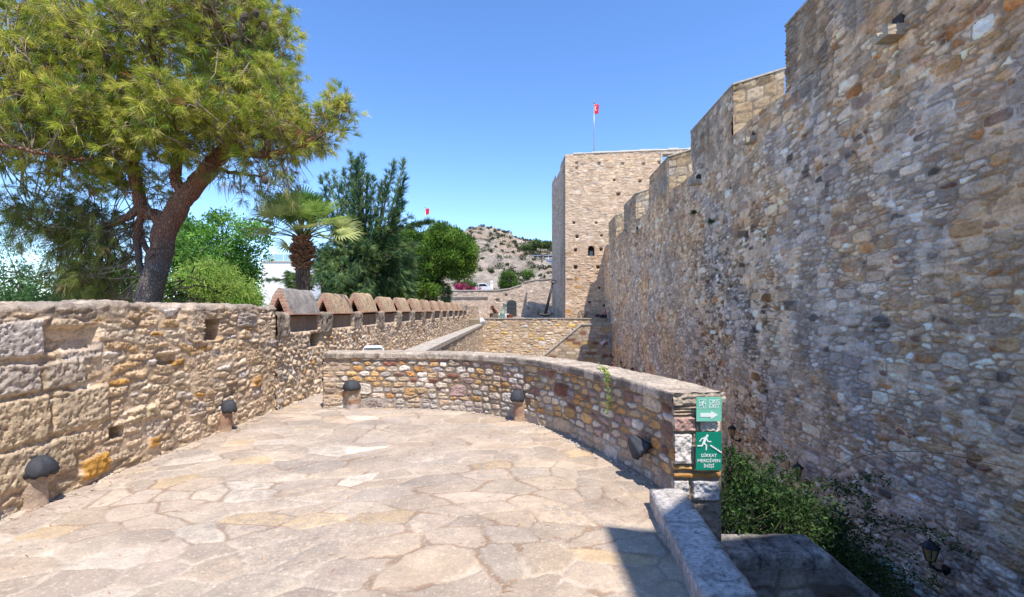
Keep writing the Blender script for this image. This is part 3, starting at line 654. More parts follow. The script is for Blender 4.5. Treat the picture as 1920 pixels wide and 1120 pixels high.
# ============================================================ KERB
def rough_strip(name, quad, z0, z1, parent, seed, colr, mat, step=.02):
    """rough block: quad corners (4 plan points, ccw), displaced"""
    bm = bmesh.new(); a = [bm.verts.new((x, y, z0)) for x, y in quad]; b = [bm.verts.new((x, y, z1)) for x, y in quad]
    bm.faces.new(a[::-1]); bm.faces.new(b)
    for i in range(4): bm.faces.new((a[i], a[(i + 1) % 4], b[(i + 1) % 4], b[i]))
    bmesh.ops.bevel(bm, geom=list(bm.edges), offset=.012, segments=2, affect='EDGES')
    for it in range(12):
        es = [e for e in bm.edges if e.calc_length() > step * 1.6]
        if not es or len(bm.verts) > 60000: break
        bmesh.ops.subdivide_edges(bm, edges=es, cuts=1, use_grid_fill=True)
    bmesh.ops.triangulate(bm, faces=[f for f in bm.faces if len(f.verts) > 4])
    bm.normal_update(); co = np.array([v.co for v in bm.verts]); no = np.array([v.normal for v in bm.verts])
    h = (fbm(co[:, 0] * 14 + co[:, 2] * 9, co[:, 1] * 14 + co[:, 2] * 5, seed, 4) - .5) * .02 + (fbm(co[:, 0] * 3, co[:, 1] * 3 + co[:, 2] * 2, seed + 2, 3) - .5) * .03
    c = np.array(colr) * (.55 + .9 * fbm(co[:, 0] * 22 + co[:, 2] * 8, co[:, 1] * 22 - co[:, 2] * 6, seed + 4, 4))[:, None]
    for v, hh in zip(bm.verts, h): v.co += v.normal * float(hh)
    me = bpy.data.meshes.new(name); bm.to_mesh(me); bm.free()
    for p in me.polygons: p.use_smooth = True
    at_ = me.color_attributes.new("Col", 'FLOAT_COLOR', 'POINT'); cc = np.ones((len(me.vertices), 4), dtype=np.float32); cc[:, :3] = c; at_.data.foreach_set("color", cc.ravel())
    return link(name, me, mat, parent)
kerb = empty('stone_kerb', (0, 0, 0)); tag(kerb, 'lichen speckled pale stone kerb along the terrace edge at the foot of the signs', 'kerb')
kl = lambda y: 1.105 - (3.9 - y) * .091
kr = lambda y: 1.375 - (3.9 - y) * .088
for (ya, yb) in ((3.93, 3.30), (3.295, 2.45), (2.445, 1.2), (1.195, -1)):
    rough_strip('kerb_stone', [(kl(yb), yb), (kr(yb), yb), (kr(ya), ya), (kl(ya), ya)], -.04, .152, kerb, int(ya * 10), (.50, .48, .46), M['coping'], .025)

# ============================================================ RIGHT CURTAIN WALL
RB = (5.0, 0); zc = 5.86; zm = 7.17
cw = empty('curtain_wall'); tag(cw, 'towering shaded grey and brown rubble curtain wall with merlons filling the right side', 'wall')
pal_r = [(24, (.54, .46, .38)), (18, (.58, .52, .46)), (6, (.40, .35, .31)), (16, (.65, .57, .48)), (11, (.76, .72, .66)), (8, (.50, .36, .22)), (4, (.50, .29, .15)), (3, (.30, .20, .165)), (6, (.46, .37, .345)), (5, (.50, .41, .28)), (2, (.20, .185, .18))]
pat_r = dict(crev=.42, vein=.42, cvw=.005, cw=.19, ch=.082, jit=.85, pw=4.0, wr=.40, jw=.004, ew=.011, relief=.038, rough=.026, swell=.04, lam=.018, crk=.012, warp=.028, wave=.06,
    bcw=.50, bch=.22, bp=.40, bury=.34, mort=(.60, .52, .44), pal=pal_r)
def r_mod(u, v, P, h, c):
    z = P[:, 2]; c = c * np.array((1.21, 1.075, .93)); gm0 = c.mean(1, keepdims=True); c = c * (1 + (gm0 - .40) * .7)
    h = h + (fbm(u * .45, v * .45, 320, 3) - .5) * .20 * sstep((zm - z) / 1.5)
    k = sstep((u - 9.6) / .8) * sstep((16 - u) / 2.5) * sstep((4.3 - z) / 1.0) * sstep((fbm(u * .9, v * .9, 321, 3) - .30) / .12); c = c * (1 - k * .50 * (1 - sstep((c.mean(1) - .30) / .16)))[:, None]    # eroded dark joints
    k = sstep((fbm(u * .5, v * 2.2, 322, 4) - .50) / .1) * .22; c = c * (1 + k[:, None] * np.array((.45, .05, -.45)))
    k = sstep((fbm(u * .8 + 7, v * .8, 323, 4) - .54) / .08) * .5; gm_ = c.mean(1, keepdims=True); c = c * (1 - k[:, None]) + (gm_ * np.array((1.0, .97, .95))) * k[:, None] * .95    # repaired, mortar smeared zones
    k = sstep((z - 5.2) / 1.2) * sstep((fbm(u * 1.3, v * .8, 301, 4) - .30) / .25) * .62      # dark weathered top
    c = c * (1 - k[:, None]) + np.array((.23, .205, .175)) * (.6 + .8 * fbm(u * 9, v * 14, 302, 4))[:, None] * k[:, None]
    k = sstep((fbm(u * .35, v * .35, 303, 3) - .52) / .1) * .4; c = c * (1 - k[:, None] * .35)
    k = sstep((.9 - np.hypot((u - 9.6) / .9, (z - 1.9) / 2.2)) / .5 + (fbm(u * 2, v * 2, 304, 3) - .5)) * .55   # pale repointed patch
    c = c * (1 + .38 * k[:, None])
    k = sstep((fbm(u * 3.2, v * .35, 305, 4) - .58) / .1) * sstep((z - 2) / 4) * .5; c = c * (1 - .45 * k[:, None])   # rain streaks
    k = sstep((u - 13) / 4)[:, None]; c = c * (1 - k) + c * np.array((1.12, 1.04, .95)) * k
    # putlog holes
    for (hu, hz, s) in ((8.4, 3.0, .05), (10.3, 3.9, .06), (14.8, 4.2, .06), (7.1, 1.3, .05), (19.5, 4.4, .07), (5.9, 2.6, .03), (24, 2.5, .1), (8.9, 4.75, .06)):
        k = sstep((s - np.maximum(np.abs(u - hu), np.abs(z - hz))) / .015); h = h - .12 * k; c = c * (1 - .3 * k[:, None])
    return h, c
pfR = straight(RB, WD, WN_R, [(0, GZ), (0, zc), (-.02, zc + .02), (-1.9, zc + .02), (-1.9, GZ)])
def rblock(ua, ub, du, dv, z0=GZ, z1=zc): return (np.array(du) if not np.isscalar(du) else ar(ua, ub, du), ar(z0, z1, dv))
def adapt(a, b):
    o = [a]
    while o[-1] < b: o.append(o[-1] + min(.045, max(.009, 1.6 * o[-1] ** 2 / 4535)))
    o[-1] = b; return np.array(o)
dirs = lambda a, b, dv: (adapt(a, b), np.concatenate([ar(GZ, -2.6, .08)[:-1], ar(-2.6, zc, dv)]))
skin('wall_face', pfR, [(ar(1.0, 4.75, .05), ar(GZ, zc, .05)), dirs(4.75, 7.2, .0115), dirs(7.2, 11, .016), dirs(11, 18, .024), dirs(18, 33.2, .04)], pat_r, 51, M['shade_stone'], cw, r_mod, True)
bm = bmesh.new()
def wp(u, off, z): return (RB[0] + WD[0] * u - WN_R[0] * off, RB[1] + WD[1] * u - WN_R[1] * off, z)
def solid(bm, ua, ub, o0, o1, za0, zb0, za1=None, zb1=None):
    za1 = zb0 if za1 is None else za1; zb1 = za1 if zb1 is None else zb1
    # bottom z = za0 ; top at o0 = zb0 ; top at o1 = za1
    v = [bm.verts.new(wp(ua, o0, za0)), bm.verts.new(wp(ub, o0, za0)), bm.verts.new(wp(ub, o1, za0)), bm.verts.new(wp(ua, o1, za0)),
         bm.verts.new(wp(ua, o0, zb0)), bm.verts.new(wp(ub, o0, zb0)), bm.verts.new(wp(ub, o1, za1)), bm.verts.new(wp(ua, o1, za1))]
    for f in ((0, 3, 2, 1), (4, 5, 6, 7), (0, 1, 5, 4), (1, 2, 6, 5), (2, 3, 7, 6), (3, 0, 4, 7)): bm.faces.new([v[i] for i in f])
solid(bm, 1.0, 33.2, .22, 1.9, GZ, zc - .02); bmobj('wall_core', bm, M['masonry_dark'], cw)
MER = [(.7, 3.88), (6.35, 9.53), (12.0, 15.2), (17.65, 20.6), (23.3, 26.2), (28.75, 31.4)]
pat_side = dict(cw=.42, ch=.26, jit=.35, pw=5, wr=.15, jw=.008, ew=.02, relief=.03, rough=.02, swell=.02, lam=.02, warp=.02, wave=.02, mort=(.24, .19, .14), pal=[(30, (.46, .36, .23)), (25, (.50, .41, .29)), (20, (.40, .30, .18)), (15, (.38, .34, .28))])
SL = .30
for i, (a, b) in enumerate(MER):
    mo = empty('merlon'); mo.parent = cw
    du = .012 if b < 10 else (.03 if b < 16 else .05)
    top = zm
    def pfM(u, v, a=a, b=b):
        P, N = pfR(u, np.minimum(v, zc)); P[:, 2] = v; N[:] = (WN_R[0], WN_R[1], 0); return P, N
    skin('merlon_face', pfM, [(ar(a, b, du), ar(zc - .0, top, max(.014, du)))], pat_r, 51, M['shade_stone'], mo, r_mod, True)
    def pfS(u, v, a=a):
        z = zc - .05 + (v - zc) * (1 + SL * u / (zm - zc)); P = np.stack([RB[0] + WD[0] * a - WN_R[0] * u, RB[1] + WD[1] * a - WN_R[1] * u, z], 1)
        return P, np.tile(np.array((-WD[0], -WD[1], 0)), (len(u), 1))
    skin('near_side', pfS, [(ar(0, 1.25, .03), ar(zc, top + .05, .03))], pat_side, 71 + i, M['wall_stone'], mo, lambda u, v, P, h, c: (h - .03, c * (1 - .45 * sstep((v - zm + .25) / .2) * sstep((fbm(u * 4, v * 4, 5, 3) - .35) / .2))[:, None]))
    bm = bmesh.new(); solid(bm, a + .04, b - .0, .20, 1.25, zc - .05, top - .02, top + SL * 1.25 - .02); bmobj('merlon_core', bm, M['masonry_dark'], mo)
    # coping slab line
    bm = bmesh.new(); v8 = [bm.verts.new(wp(uu_, oo_, zz_)) for uu_ in (a - .01, b + .02) for oo_, zz_ in ((-.02, top - .012), (1.28, top + SL * 1.28 - .012), (1.28, top + SL * 1.28 + .03), (-.02, top + .03))]
    for f in ((0, 1, 2, 3), (7, 6, 5, 4), (0, 4, 5, 1), (1, 5, 6, 2), (2, 6, 7, 3), (3, 7, 4, 0)): bm.faces.new([v8[i_] for i_ in f])
    bmobj('merlon_coping', bm, M['concrete'], mo)
# water spouts
def spout(u, z, L, w, hgt, mat, lab):
    o = empty('water_spout', wp(u, -.02, z), 0); bm = bmesh.new()
    prof = [(-w / 2, 0), (w / 2, 0), (w / 2, hgt), (w * .3, hgt), (w * .2, hgt * .55), (-w * .2, hgt * .55), (-w * .3, hgt), (-w / 2, hgt)]
    a = [bm.verts.new((.15, y, zz)) for y, zz in prof]; b = [bm.verts.new((-L, y, zz * .9 - .02)) for y, zz in prof]; n = len(prof)
    bm.faces.new(a); bm.faces.new(b[::-1])
    for i in range(n): bm.faces.new((a[i], b[i], b[(i + 1) % n], a[(i + 1) % n]))
    bmesh.ops.subdivide_edges(bm, edges=[e for e in bm.edges if e.calc_length() > .1], cuts=3, use_grid_fill=True)
    for v in bm.verts: v.co += Vector((random.uniform(-1, 1), random.uniform(-1, 1), random.uniform(-1, 1))) * .008
    bmobj('spout_stone', bm, mat, o)
    bm = bmesh.new(); bbox(bm, -.035, .1, -w * .35, w * .35, hgt + .01, hgt + w * .6); bmobj('outlet_shade', bm, M['hole'], o)  # solid near-black block paints the shade of an outlet
    tag(o, lab, 'spout', 'stone water spouts high on the curtain wall')
def uy(x): return 5 * F / (x - 997)
def ruz(x, y): u = uy(x); return u * 1.0008, EYE - (y - HY) * u / F
SPm = simple('spout_stone', (.42, .36, .27), .95, 0, .3, 12, .01)
for (x, y, lab, L, w) in ((1690, 72, 'largest stone water spout jutting from the curtain wall near the top right corner', .26, .26), (1417, 268, 'pale stone spout on the curtain wall below the big lit merlon side', .24, .22), (1310, 346, 'grey stone spout below the second merlon gap of the curtain wall', .25, .22),
    (1196, 437, 'small far stone spout under the fourth merlon of the curtain wall', .22, .22)):
    u, z = ruz(x, y); spout(u, z, L, w, .15, SPm, lab)

# ============================================================ STAIR SIDE, PLANTER, STEPS
stw = empty('stair_side_wall'); tag(stw, 'shaded low stone wall with sloping coping beside the hidden steps, bottom right', 'wall')
def topz(x): return -.50 - np.clip(x - 2.72, 0, 9) * .84
pat_st = dict(cw=.33, ch=.20, jit=.8, pw=3, wr=.3, jw=.012, ew=.02, relief=.025, rough=.02, swell=.03, lam=.01, warp=.04, mort=(.22, .2, .17), pal=[(30, (.33, .30, .26)), (20, (.40, .36, .30)), (20, (.28, .22, .17)), (20, (.36, .34, .32)), (10, (.22, .14, .10))])
def pfT(u, v):
    tz = topz(u) - .12; z = tz - (1 - v) * 2.0; return np.stack([u, 4.16 + 0 * u, z], 1), np.stack([0 * u, -1 + 0 * u, 0 * u], 1)
def patT(u, v):
    z = topz(u) - .12 - (1 - v) * 2.0; h, c = pattern(u, z, pat_st, 81)
    k = sstep((fbm(u * 2.4, z * .5, 83, 3) - .52) / .1) * .6; return h, c * (1 - .6 * k[:, None])
skin('face', pfT, [(ar(1.74, 4.9, .016), ar(0, 1, .008))], patT, 0, M['shade_stone'], stw)
def copT(xa, xb, name):
    us = ar(xa, xb, .02); pr = np.array([(4.14, -.13), (4.125, -.10), (4.125, -.02), (4.15, 0), (4.52, .0), (4.55, -.02), (4.55, -.14)])
    L = np.concatenate([[0], np.cumsum(np.hypot(*np.diff(pr, axis=0).T))]); vs = ar(0, L[-1], .02); U, V_ = np.meshgrid(us, vs, indexing='ij'); u = U.ravel(); v = V_.ravel()
    y = np.interp(v, L, pr[:, 0]); z = np.interp(v, L, pr[:, 1]) + topz(u); d = (fbm(u * 9, v * 9, 3, 4) - .5) * .03
    c = np.array((.24, .23, .22)) * (.1 + 1.8 * fbm(u * 16, v * 16, 4, 5))[:, None] * (.6 + .8 * fbm(u * 2.5, v * 4, 6, 3))[:, None]; jn_ = sstep((.012 - np.abs((u / .47) % 1 - .5) * .47) / .008); d = d - jn_ * .02; c = c * (1 - .6 * jn_)[:, None]
    npmesh(name, np.stack([u, y - d * .5, z + d], 1), [gridfaces(len(us), len(vs))], M['coping'], stw, c)
copT(1.70, 4.9, 'coping')
bm = bmesh.new(); vs = [(1.76, -.62), (2.72, -.62), (4.95, -2.5), (4.95, GZ), (1.76, GZ)]
a = [bm.verts.new((x, 4.2, z)) for x, z in vs]; b = [bm.verts.new((x, 4.5, z)) for x, z in vs]; bm.faces.new(a); bm.faces.new(b[::-1])
for i in range(5): bm.faces.new((a[i], a[(i + 1) % 5], b[(i + 1) % 5], b[i]))
bmobj('core', bm, M['masonry_dark'], stw)
bm = bmesh.new()
bbox(bm, .95, 1.95, -.8, 4.14, GZ, -1.15)
for k in range(14):
    x0 = 1.95 + k * .22; bbox(bm, x0, x0 + .22 if k < 13 else 5.1, -.8, 4.14, GZ, -1.15 - (k + 1) * .17)
stp = bmobj('stone_steps', bm, M['concrete']); tag(stp, 'worn stone steps descending to the right below the kerb', 'steps')
# planter bed with soil between the parapet and curtain wall
pl = prism('planter_bed', [(1.78, 4.56), (4.9, 4.56), (5.1, 7.5), (1.35, 7.5), (1.78, 5.2)], GZ, -1.9, M['soil']); tag(pl, kind='structure'); pl.name = 'soil'

# ============================================================ LONG INNER PARAPET, CROSS WALL, STAIR, UPPER TERRACE
inp = empty('walkway_parapet'); tag(inp, 'long straight low parapet with pale coping leading from the curved parapet to the far wall', 'wall')
A_ = np.array((-1.55, 8.1)); B_ = np.array((-1.88, 31.0)); dI = (B_ - A_); LI = np.hypot(*dI); dI = dI / LI; nI = np.array((dI[1], -dI[0]))
tI = lambda u: .88 + (.66 - .88) * u / LI
def pfI(u, v):
    P = np.zeros((len(u), 3)); P[:, :2] = A_ + u[:, None] * dI + nI * 0.0; P[:, 2] = v * 0 + GZ + (v - GZ) * (tI(u) - .1 - GZ) / (.78 - GZ); N = np.tile(np.array((nI[0], nI[1], 0)), (len(u), 1)); return P, N
skin('outer_masonry', pfI, [(ar(0, LI, .04), ar(GZ, .78, .03))], dict(pat_far, relief=.04), 91, M['wall_stone'], inp)
bm = bmesh.new()
def pI(u, o, z): p = A_ + u * dI + nI * o; return bm.verts.new((p[0], p[1], z))
seg = 30
for k in range(seg):
    u0 = LI * k / seg + .01; u1 = LI * (k + 1) / seg - .01; z0 = tI(u0); z1 = tI(u1); j = random.uniform(-.006, .006)
    v = [pI(u0, -.36, z0 - .1), pI(u0, .04, z0 - .1), pI(u0, .04, z0 + j), pI(u0, -.36, z0 + j), pI(u1, -.36, z1 - .1), pI(u1, .04, z1 - .1), pI(u1, .04, z1 + j), pI(u1, -.36, z1 + j)]
    for f in ((0, 1, 2, 3), (7, 6, 5, 4), (0, 4, 5, 1), (1, 5, 6, 2), (2, 6, 7, 3), (3, 7, 4, 0)): bm.faces.new([v[i] for i in f])
bmobj('coping', bm, M['concrete'], inp)
bm = bmesh.new(); v = [pI(0, -.33, -.02), pI(0, -.03, -.02), pI(LI, -.03, -.02), pI(LI, -.33, -.02)]; t4 = [pI(0, -.33, .775), pI(0, -.03, .775), pI(LI, -.03, .55), pI(LI, -.33, .55)]
bm.faces.new(v); bm.faces.new(t4)
for i in range(4): bm.faces.new((v[i], v[(i + 1) % 4], t4[(i + 1) % 4], t4[i]))
bmobj('core', bm, M['masonry'], inp)
YC = 31.0
pat_c = dict(cw=.36, ch=.17, jit=.85, pw=2.6, wr=.4, jw=.008, ew=.03, relief=.045, rough=.03, swell=.06, lam=.02, warp=.05, wave=.05, bcw=.7, bch=.34, bp=.2,
    mort=(.42, .32, .22), pal=[(32, (.62, .50, .35)), (24, (.68, .57, .44)), (16, (.58, .44, .29)), (5, (.62, .46, .16)), (8, (.52, .38, .23)), (7, (.48, .40, .36)), (8, white)])
crw = empty('cross_wall'); tag(crw, 'sunlit cream rubble retaining wall across the far end of the courtyard', 'wall')
def pfC(u, v): return np.stack([u, YC + 0 * u, v], 1), np.stack([0 * u, -1 + 0 * u, 0 * u], 1)
skin('masonry_face', pfC, [(ar(-2.0, 6.4, .04), ar(GZ, .98, .03))], pat_c, 101, M['wall_stone'], crw)
bm = bmesh.new(); bbox(bm, -2.0, 6.3, YC - .06, YC + .4, .98, 1.03, None, .008); bmobj('ledge', bm, M['concrete'], crw)
bm = bmesh.new(); bbox(bm, -2.0, 6.4, YC + .05, YC + .38, GZ, .975); bmobj('core', bm, M['masonry'], crw)
ut = prism('upper_terrace', [(-12, YC + .4), (16, YC + .4), (16, 60), (-14, 60)], GZ, .9, M['terrace_earth']); tag(ut, kind='structure')
# stair against cross wall
cst = empty('courtyard_stair'); tag(cst, 'diagonal stone stair climbing right against the far courtyard wall', 'stairs')
YS = 29.8
pat_s = dict(cw=.55, ch=.2, jit=.4, pw=5, wr=.15, jw=.01, ew=.02, relief=.02, rough=.012, swell=.02, lam=.01, warp=.02, mort=(.34, .27, .2), pal=[(40, (.48, .39, .29)), (20, pale), (14, (.50, .34, .15)), (10, (.24, .12, .08)), (16, (.42, .36, .3))])
def stz(x): return np.minimum(.62, -1.43 + (x - 1.8) * .825)
def pfZ(u, v): z = GZ + (v) * (stz(u) - GZ); return np.stack([u, YS + 0 * u, z], 1), np.stack([0 * u, -1 + 0 * u, 0 * u], 1)
skin('side_face', pfZ, [(ar(-.8, 6.3, .04), ar(0, 1, .01))], lambda u, v: pattern(u, GZ + v * (stz(u) - GZ), pat_s, 111), 0, M['wall_stone'], cst)
bm = bmesh.new()
for k in range(24):
    x0 = -.8 + k * .212; z = float(stz(np.array(x0))) - .02; bbox(bm, x0, (x0 + .21) if k < 23 else 6.3, YS + .25, YC - .05, GZ, z + .1)
bmobj('steps', bm, M['concrete'], cst)
bm = bmesh.new(); pts = [(-.8, float(stz(np.array(-.8)))), (4.285, .62), (6.3, .62)]
for (xa, za), (xb, zb) in zip(pts[:-1], pts[1:]):
    v = [bm.verts.new((x, y, z + dz)) for x, z in ((xa, za), (xb, zb)) for y in (YS - .06, YS + .25) for dz in (0, .1)]
    for f in ((0, 1, 3, 2), (4, 6, 7, 5), (0, 2, 6, 4), (1, 5, 7, 3), (0, 4, 5, 1), (2, 3, 7, 6)): bm.faces.new([v[i] for i in f])
bmobj('coping', bm, M['concrete'], cst)

# ============================================================ TOWER
tw = empty('castle_tower'); tag(tw, 'tall square sunlit stone tower with small putlog holes and an arched window, flag on top', 'tower')
TL = np.array((3.68, 33.4)); TR = np.array((13.0, 32.15)); ZT = 12.28
dT = TR - TL; LT = np.hypot(*dT); dT = dT / LT; nT = np.array((dT[1], -dT[0])); 
pat_t = dict(cw=.46, ch=.15, jit=.8, pw=2.8, wr=.4, jw=.006, ew=.03, relief=.032, rough=.02, swell=.05, lam=.012, warp=.05, wave=.05, bcw=.9, bch=.36, bp=.15, bury=.4,
    mort=(.53, .425, .335), pal=[(40, (.57, .46, .365)), (30, (.60, .50, .41)), (18, (.52, .41, .32)), (4, (.48, .36, .24)), (5, (.48, .41, .37)), (4, white), (1, ochre)])
def tpix(x, y):     # bearing onto tower front plane
    k = (x - 960) / F; a = TL; # solve TL + u*dT : X = k*Y
    u = (k * a[1] - a[0]) / (dT[0] - k * dT[1]); Y = a[1] + u * dT[1]; return u, EYE - (y - HY) * Y / F
holes = [(1081, 306, 5), (1123, 307, 5), (1167, 308, 5), (1206, 308, 5), (1236, 305, 5), (1081, 316, 4), (1152, 338, 4), (1200, 340, 5), (1159, 364, 6), (1076, 418, 4), (1118, 418, 4), (1082, 444, 5), (1128, 442, 4), (1079, 469, 5), (1127, 468, 5), (1079, 501, 6), (1121, 501, 6), (1106, 567, 4), (1124, 540, 4), (1270, 305, 5)]
HL = [(*tpix(x, y), s * 33 / F * .55) for x, y, s in holes]
wu, wz = tpix(1108.5, 470); w2u, w2z = tpix(1254, 298)
def t_mod(u, v, P, h, c):
    z = P[:, 2]
    for hu, hz, s in HL:
        k = sstep((s - np.maximum(np.abs(u - hu), np.abs(z - hz))) / .03); h = h - .35 * k; c = c * (1 - .45 * k[:, None])
    k = sstep((2.5 - np.abs(z - 3.2)) / 2) * sstep((fbm(u * .7, z * .7, 5, 3) - .3) / .2) * .6; h = h * (1 + k)
    for (x, y) in ((1066, 510), (1075, 535), (1092, 470)): pass
    return h, c * np.array((1.07, .99, .87))
def pfTF(u, v): P = np.zeros((len(u), 3)); P[:, :2] = TL + u[:, None] * dT; P[:, 2] = v; return P, np.tile(np.array((nT[0], nT[1], 0)), (len(u), 1))
ua, ub = w2u - .42, w2u + .28; za, zb = w2z - .62, w2z + .33; wa, wb = wu - .24, wu + .24; z1_, z2_ = wz - .36, wz + .33
# front face with a window opening and a parapet opening: laid out as butting panels
def panel(a, b, z0, z1, st=.05): return (ar(a, b, st), ar(z0, z1, st))
blk = [panel(0, wa, .8, za), panel(wa, wb, .8, z1_), panel(wa, wb, z2_, za), panel(wb, LT, .8, za), panel(0, ua, za, ZT), panel(ua, ub, zb, ZT), panel(ub, LT, za, ZT)]
blk = [(ar(a[0], a[-1], .045), ar(b[0], b[-1], .04)) for a, b in blk]
skin('front_face', pfTF, blk, pat_t, 121, M['far_stone'], tw, t_mod)
# left flank
LF = np.array((3.39, 41.0)); dF = LF - TL; LFl = np.hypot(*dF); dF = dF / LFl; nF = np.array((-dF[1], dF[0]))
def pfTL_(u, v): P = np.zeros((len(u), 3)); P[:, :2] = TL + u[:, None] * dF; P[:, 2] = v; return P, np.tile(np.array((nF[0], nF[1], 0)), (len(u), 1))
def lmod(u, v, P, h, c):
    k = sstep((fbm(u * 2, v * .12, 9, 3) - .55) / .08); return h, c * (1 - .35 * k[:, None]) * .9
skin('left_flank', pfTL_, [(ar(0, 2.6, .06), ar(.8, ZT, .06)), (ar(2.6, 5.0, .06), ar(.8, ZT - .35, .06)), (ar(5.0, LFl, .06), ar(.8, ZT - .0, .06))], pat_t, 131, M['far_stone'], tw, lmod, True)
bm = bmesh.new()
def tq(bm, pts, z0, z1):
    a = [bm.verts.new((p[0], p[1], z0)) for p in pts]; b = [bm.verts.new((p[0], p[1], z1)) for p in pts]; bm.faces.new(a); bm.faces.new(b); n = len(pts)
    for i in range(n): bm.faces.new((a[i], a[(i + 1) % n], b[(i + 1) % n], b[i]))
e1 = TL - nT * .5 + dT * .12; e2 = TR - nT * .5
tq(bm, [TL - nT * .9 + dT * .1, TR - nT * .9, TR - nT * 8, LF + dT * .1], .8, ZT - 1.2)
bmobj('tower_core', bm, M['masonry'], tw)
bm = bmesh.new()   # body behind the front skin, split round the openings
def fb(u0, u1, z0, z1, d0=.42, d1=1.0): tq(bm, [TL + dT * u0 - nT * d0, TL + dT * u1 - nT * d0, TL + dT * u1 - nT * d1, TL + dT * u0 - nT * d1], z0, z1)
fb(.05, LT, .8, ZT - 1.3, .8, 1.0)
bmobj('inner_wall', bm, M['masonry_dark'], tw)
bm = bmesh.new()
fb(.06, ua, ZT - 1.3, ZT, .06, .6); fb(ub, LT, ZT - 1.3, ZT, .06, .6); fb(ua, ub, zb, ZT, .06, .6); fb(ua, ub, ZT - 1.3, za, .06, .6)
bmobj('parapet_back', bm, M['masonry'], tw)
bm = bmesh.new(); 
for (ca, cb, rise) in ((.55, LT, 0),):
    for q0, q1 in zip(np.linspace(ca, cb, 15)[:-1], np.linspace(ca, cb, 15)[1:]):
        j0 = random.uniform(-.035, .03); tq(bm, [TL + dT * (q0 + .004) + nT * (.05 + j0 * .4), TL + dT * (q1 - .004) + nT * (.05 + j0 * .4), TL + dT * (q1 - .004) - nT * .6, TL + dT * (q0 + .004) - nT * .6], ZT + .005, ZT + .10 + j0)
bmobj('coping', bm, simple('lime_coping', (.66, .62, .56), .9, 0, .15, 3), tw)
# opening frames
def tframe(name, u0, u1, z0, z1, t, mat, dp=.05):
    bm = bmesh.new()
    for a, b, c, d in ((u0 - t, u0, z0 - t, z1 + t), (u1, u1 + t, z0 - t, z1 + t), (u0, u1, z1, z1 + t), (u0, u1, z0 - t, z0)):
        tq(bm, [TL + dT * a + nT * dp, TL + dT * b + nT * dp, TL + dT * b - nT * .45, TL + dT * a - nT * .45], c, d)
    return bmobj(name, bm, mat, tw)
tframe('parapet_opening_frame', ua + .001, ub - .001, za + .001, zb - .001, .12, simple('dressed_stone', (.5, .43, .34), .9, 0, .2, 4))
# arched window
wn = empty('arched_window'); wn.parent = tw
bm = bmesh.new()
for (a, b, c, d) in ((wa - .01, wa + .03, z1_, z2_), (wb - .03, wb + .01, z1_, z2_)): tq(bm, [TL + dT * a, TL + dT * b, TL + dT * b - nT * .6, TL + dT * a - nT * .6], c, d)
cxw = (wa + wb) / 2; r = .21; zsp = z2_ - .22
arc = [(cxw + r * math.cos(t), zsp + r * math.sin(t)) for t in np.linspace(0, math.pi, 13)]
for (p, q) in zip(arc[:-1], arc[1:]):       # spandrel fill above arch
    vs = [(p[0], p[1]), (q[0], q[1]), (q[0], z2_ + .01), (p[0], z2_ + .01)]; A4 = []
    for dd in (.0, .5):
        A4.append([bm.verts.new((*(TL + dT * x + nT * (.01 - dd)), z)) for x, z in vs])
    bm.faces.new(A4[0]); bm.faces.new(A4[1][::-1])
    for i in range(4): bm.faces.new((A4[0][i], A4[0][(i + 1) % 4], A4[1][(i + 1) % 4], A4[1][i]))
bmobj('arch_surround', bm, simple('arch_brick', (.42, .26, .17), .95, 0, .3, 9), wn)
bm = bmesh.new(); tq(bm, [TL + dT * (wa) - nT * .5, TL + dT * wb - nT * .5, TL + dT * wb - nT * .54, TL + dT * wa - nT * .54], z1_, z2_); bmobj('recess_shade', bm, M['hole'], wn)  # near-black sheet paints the shade behind the window
bm = bmesh.new(); tq(bm, [TL + dT * (cxw - .1) - nT * .42, TL + dT * (cxw + .12) - nT * .42, TL + dT * (cxw + .12) - nT * .46, TL + dT * (cxw - .1) - nT * .46], z1_ + .03, zsp - .1); bmobj('pane', bm, simple('pane', (.35, .42, .42), .2), wn)
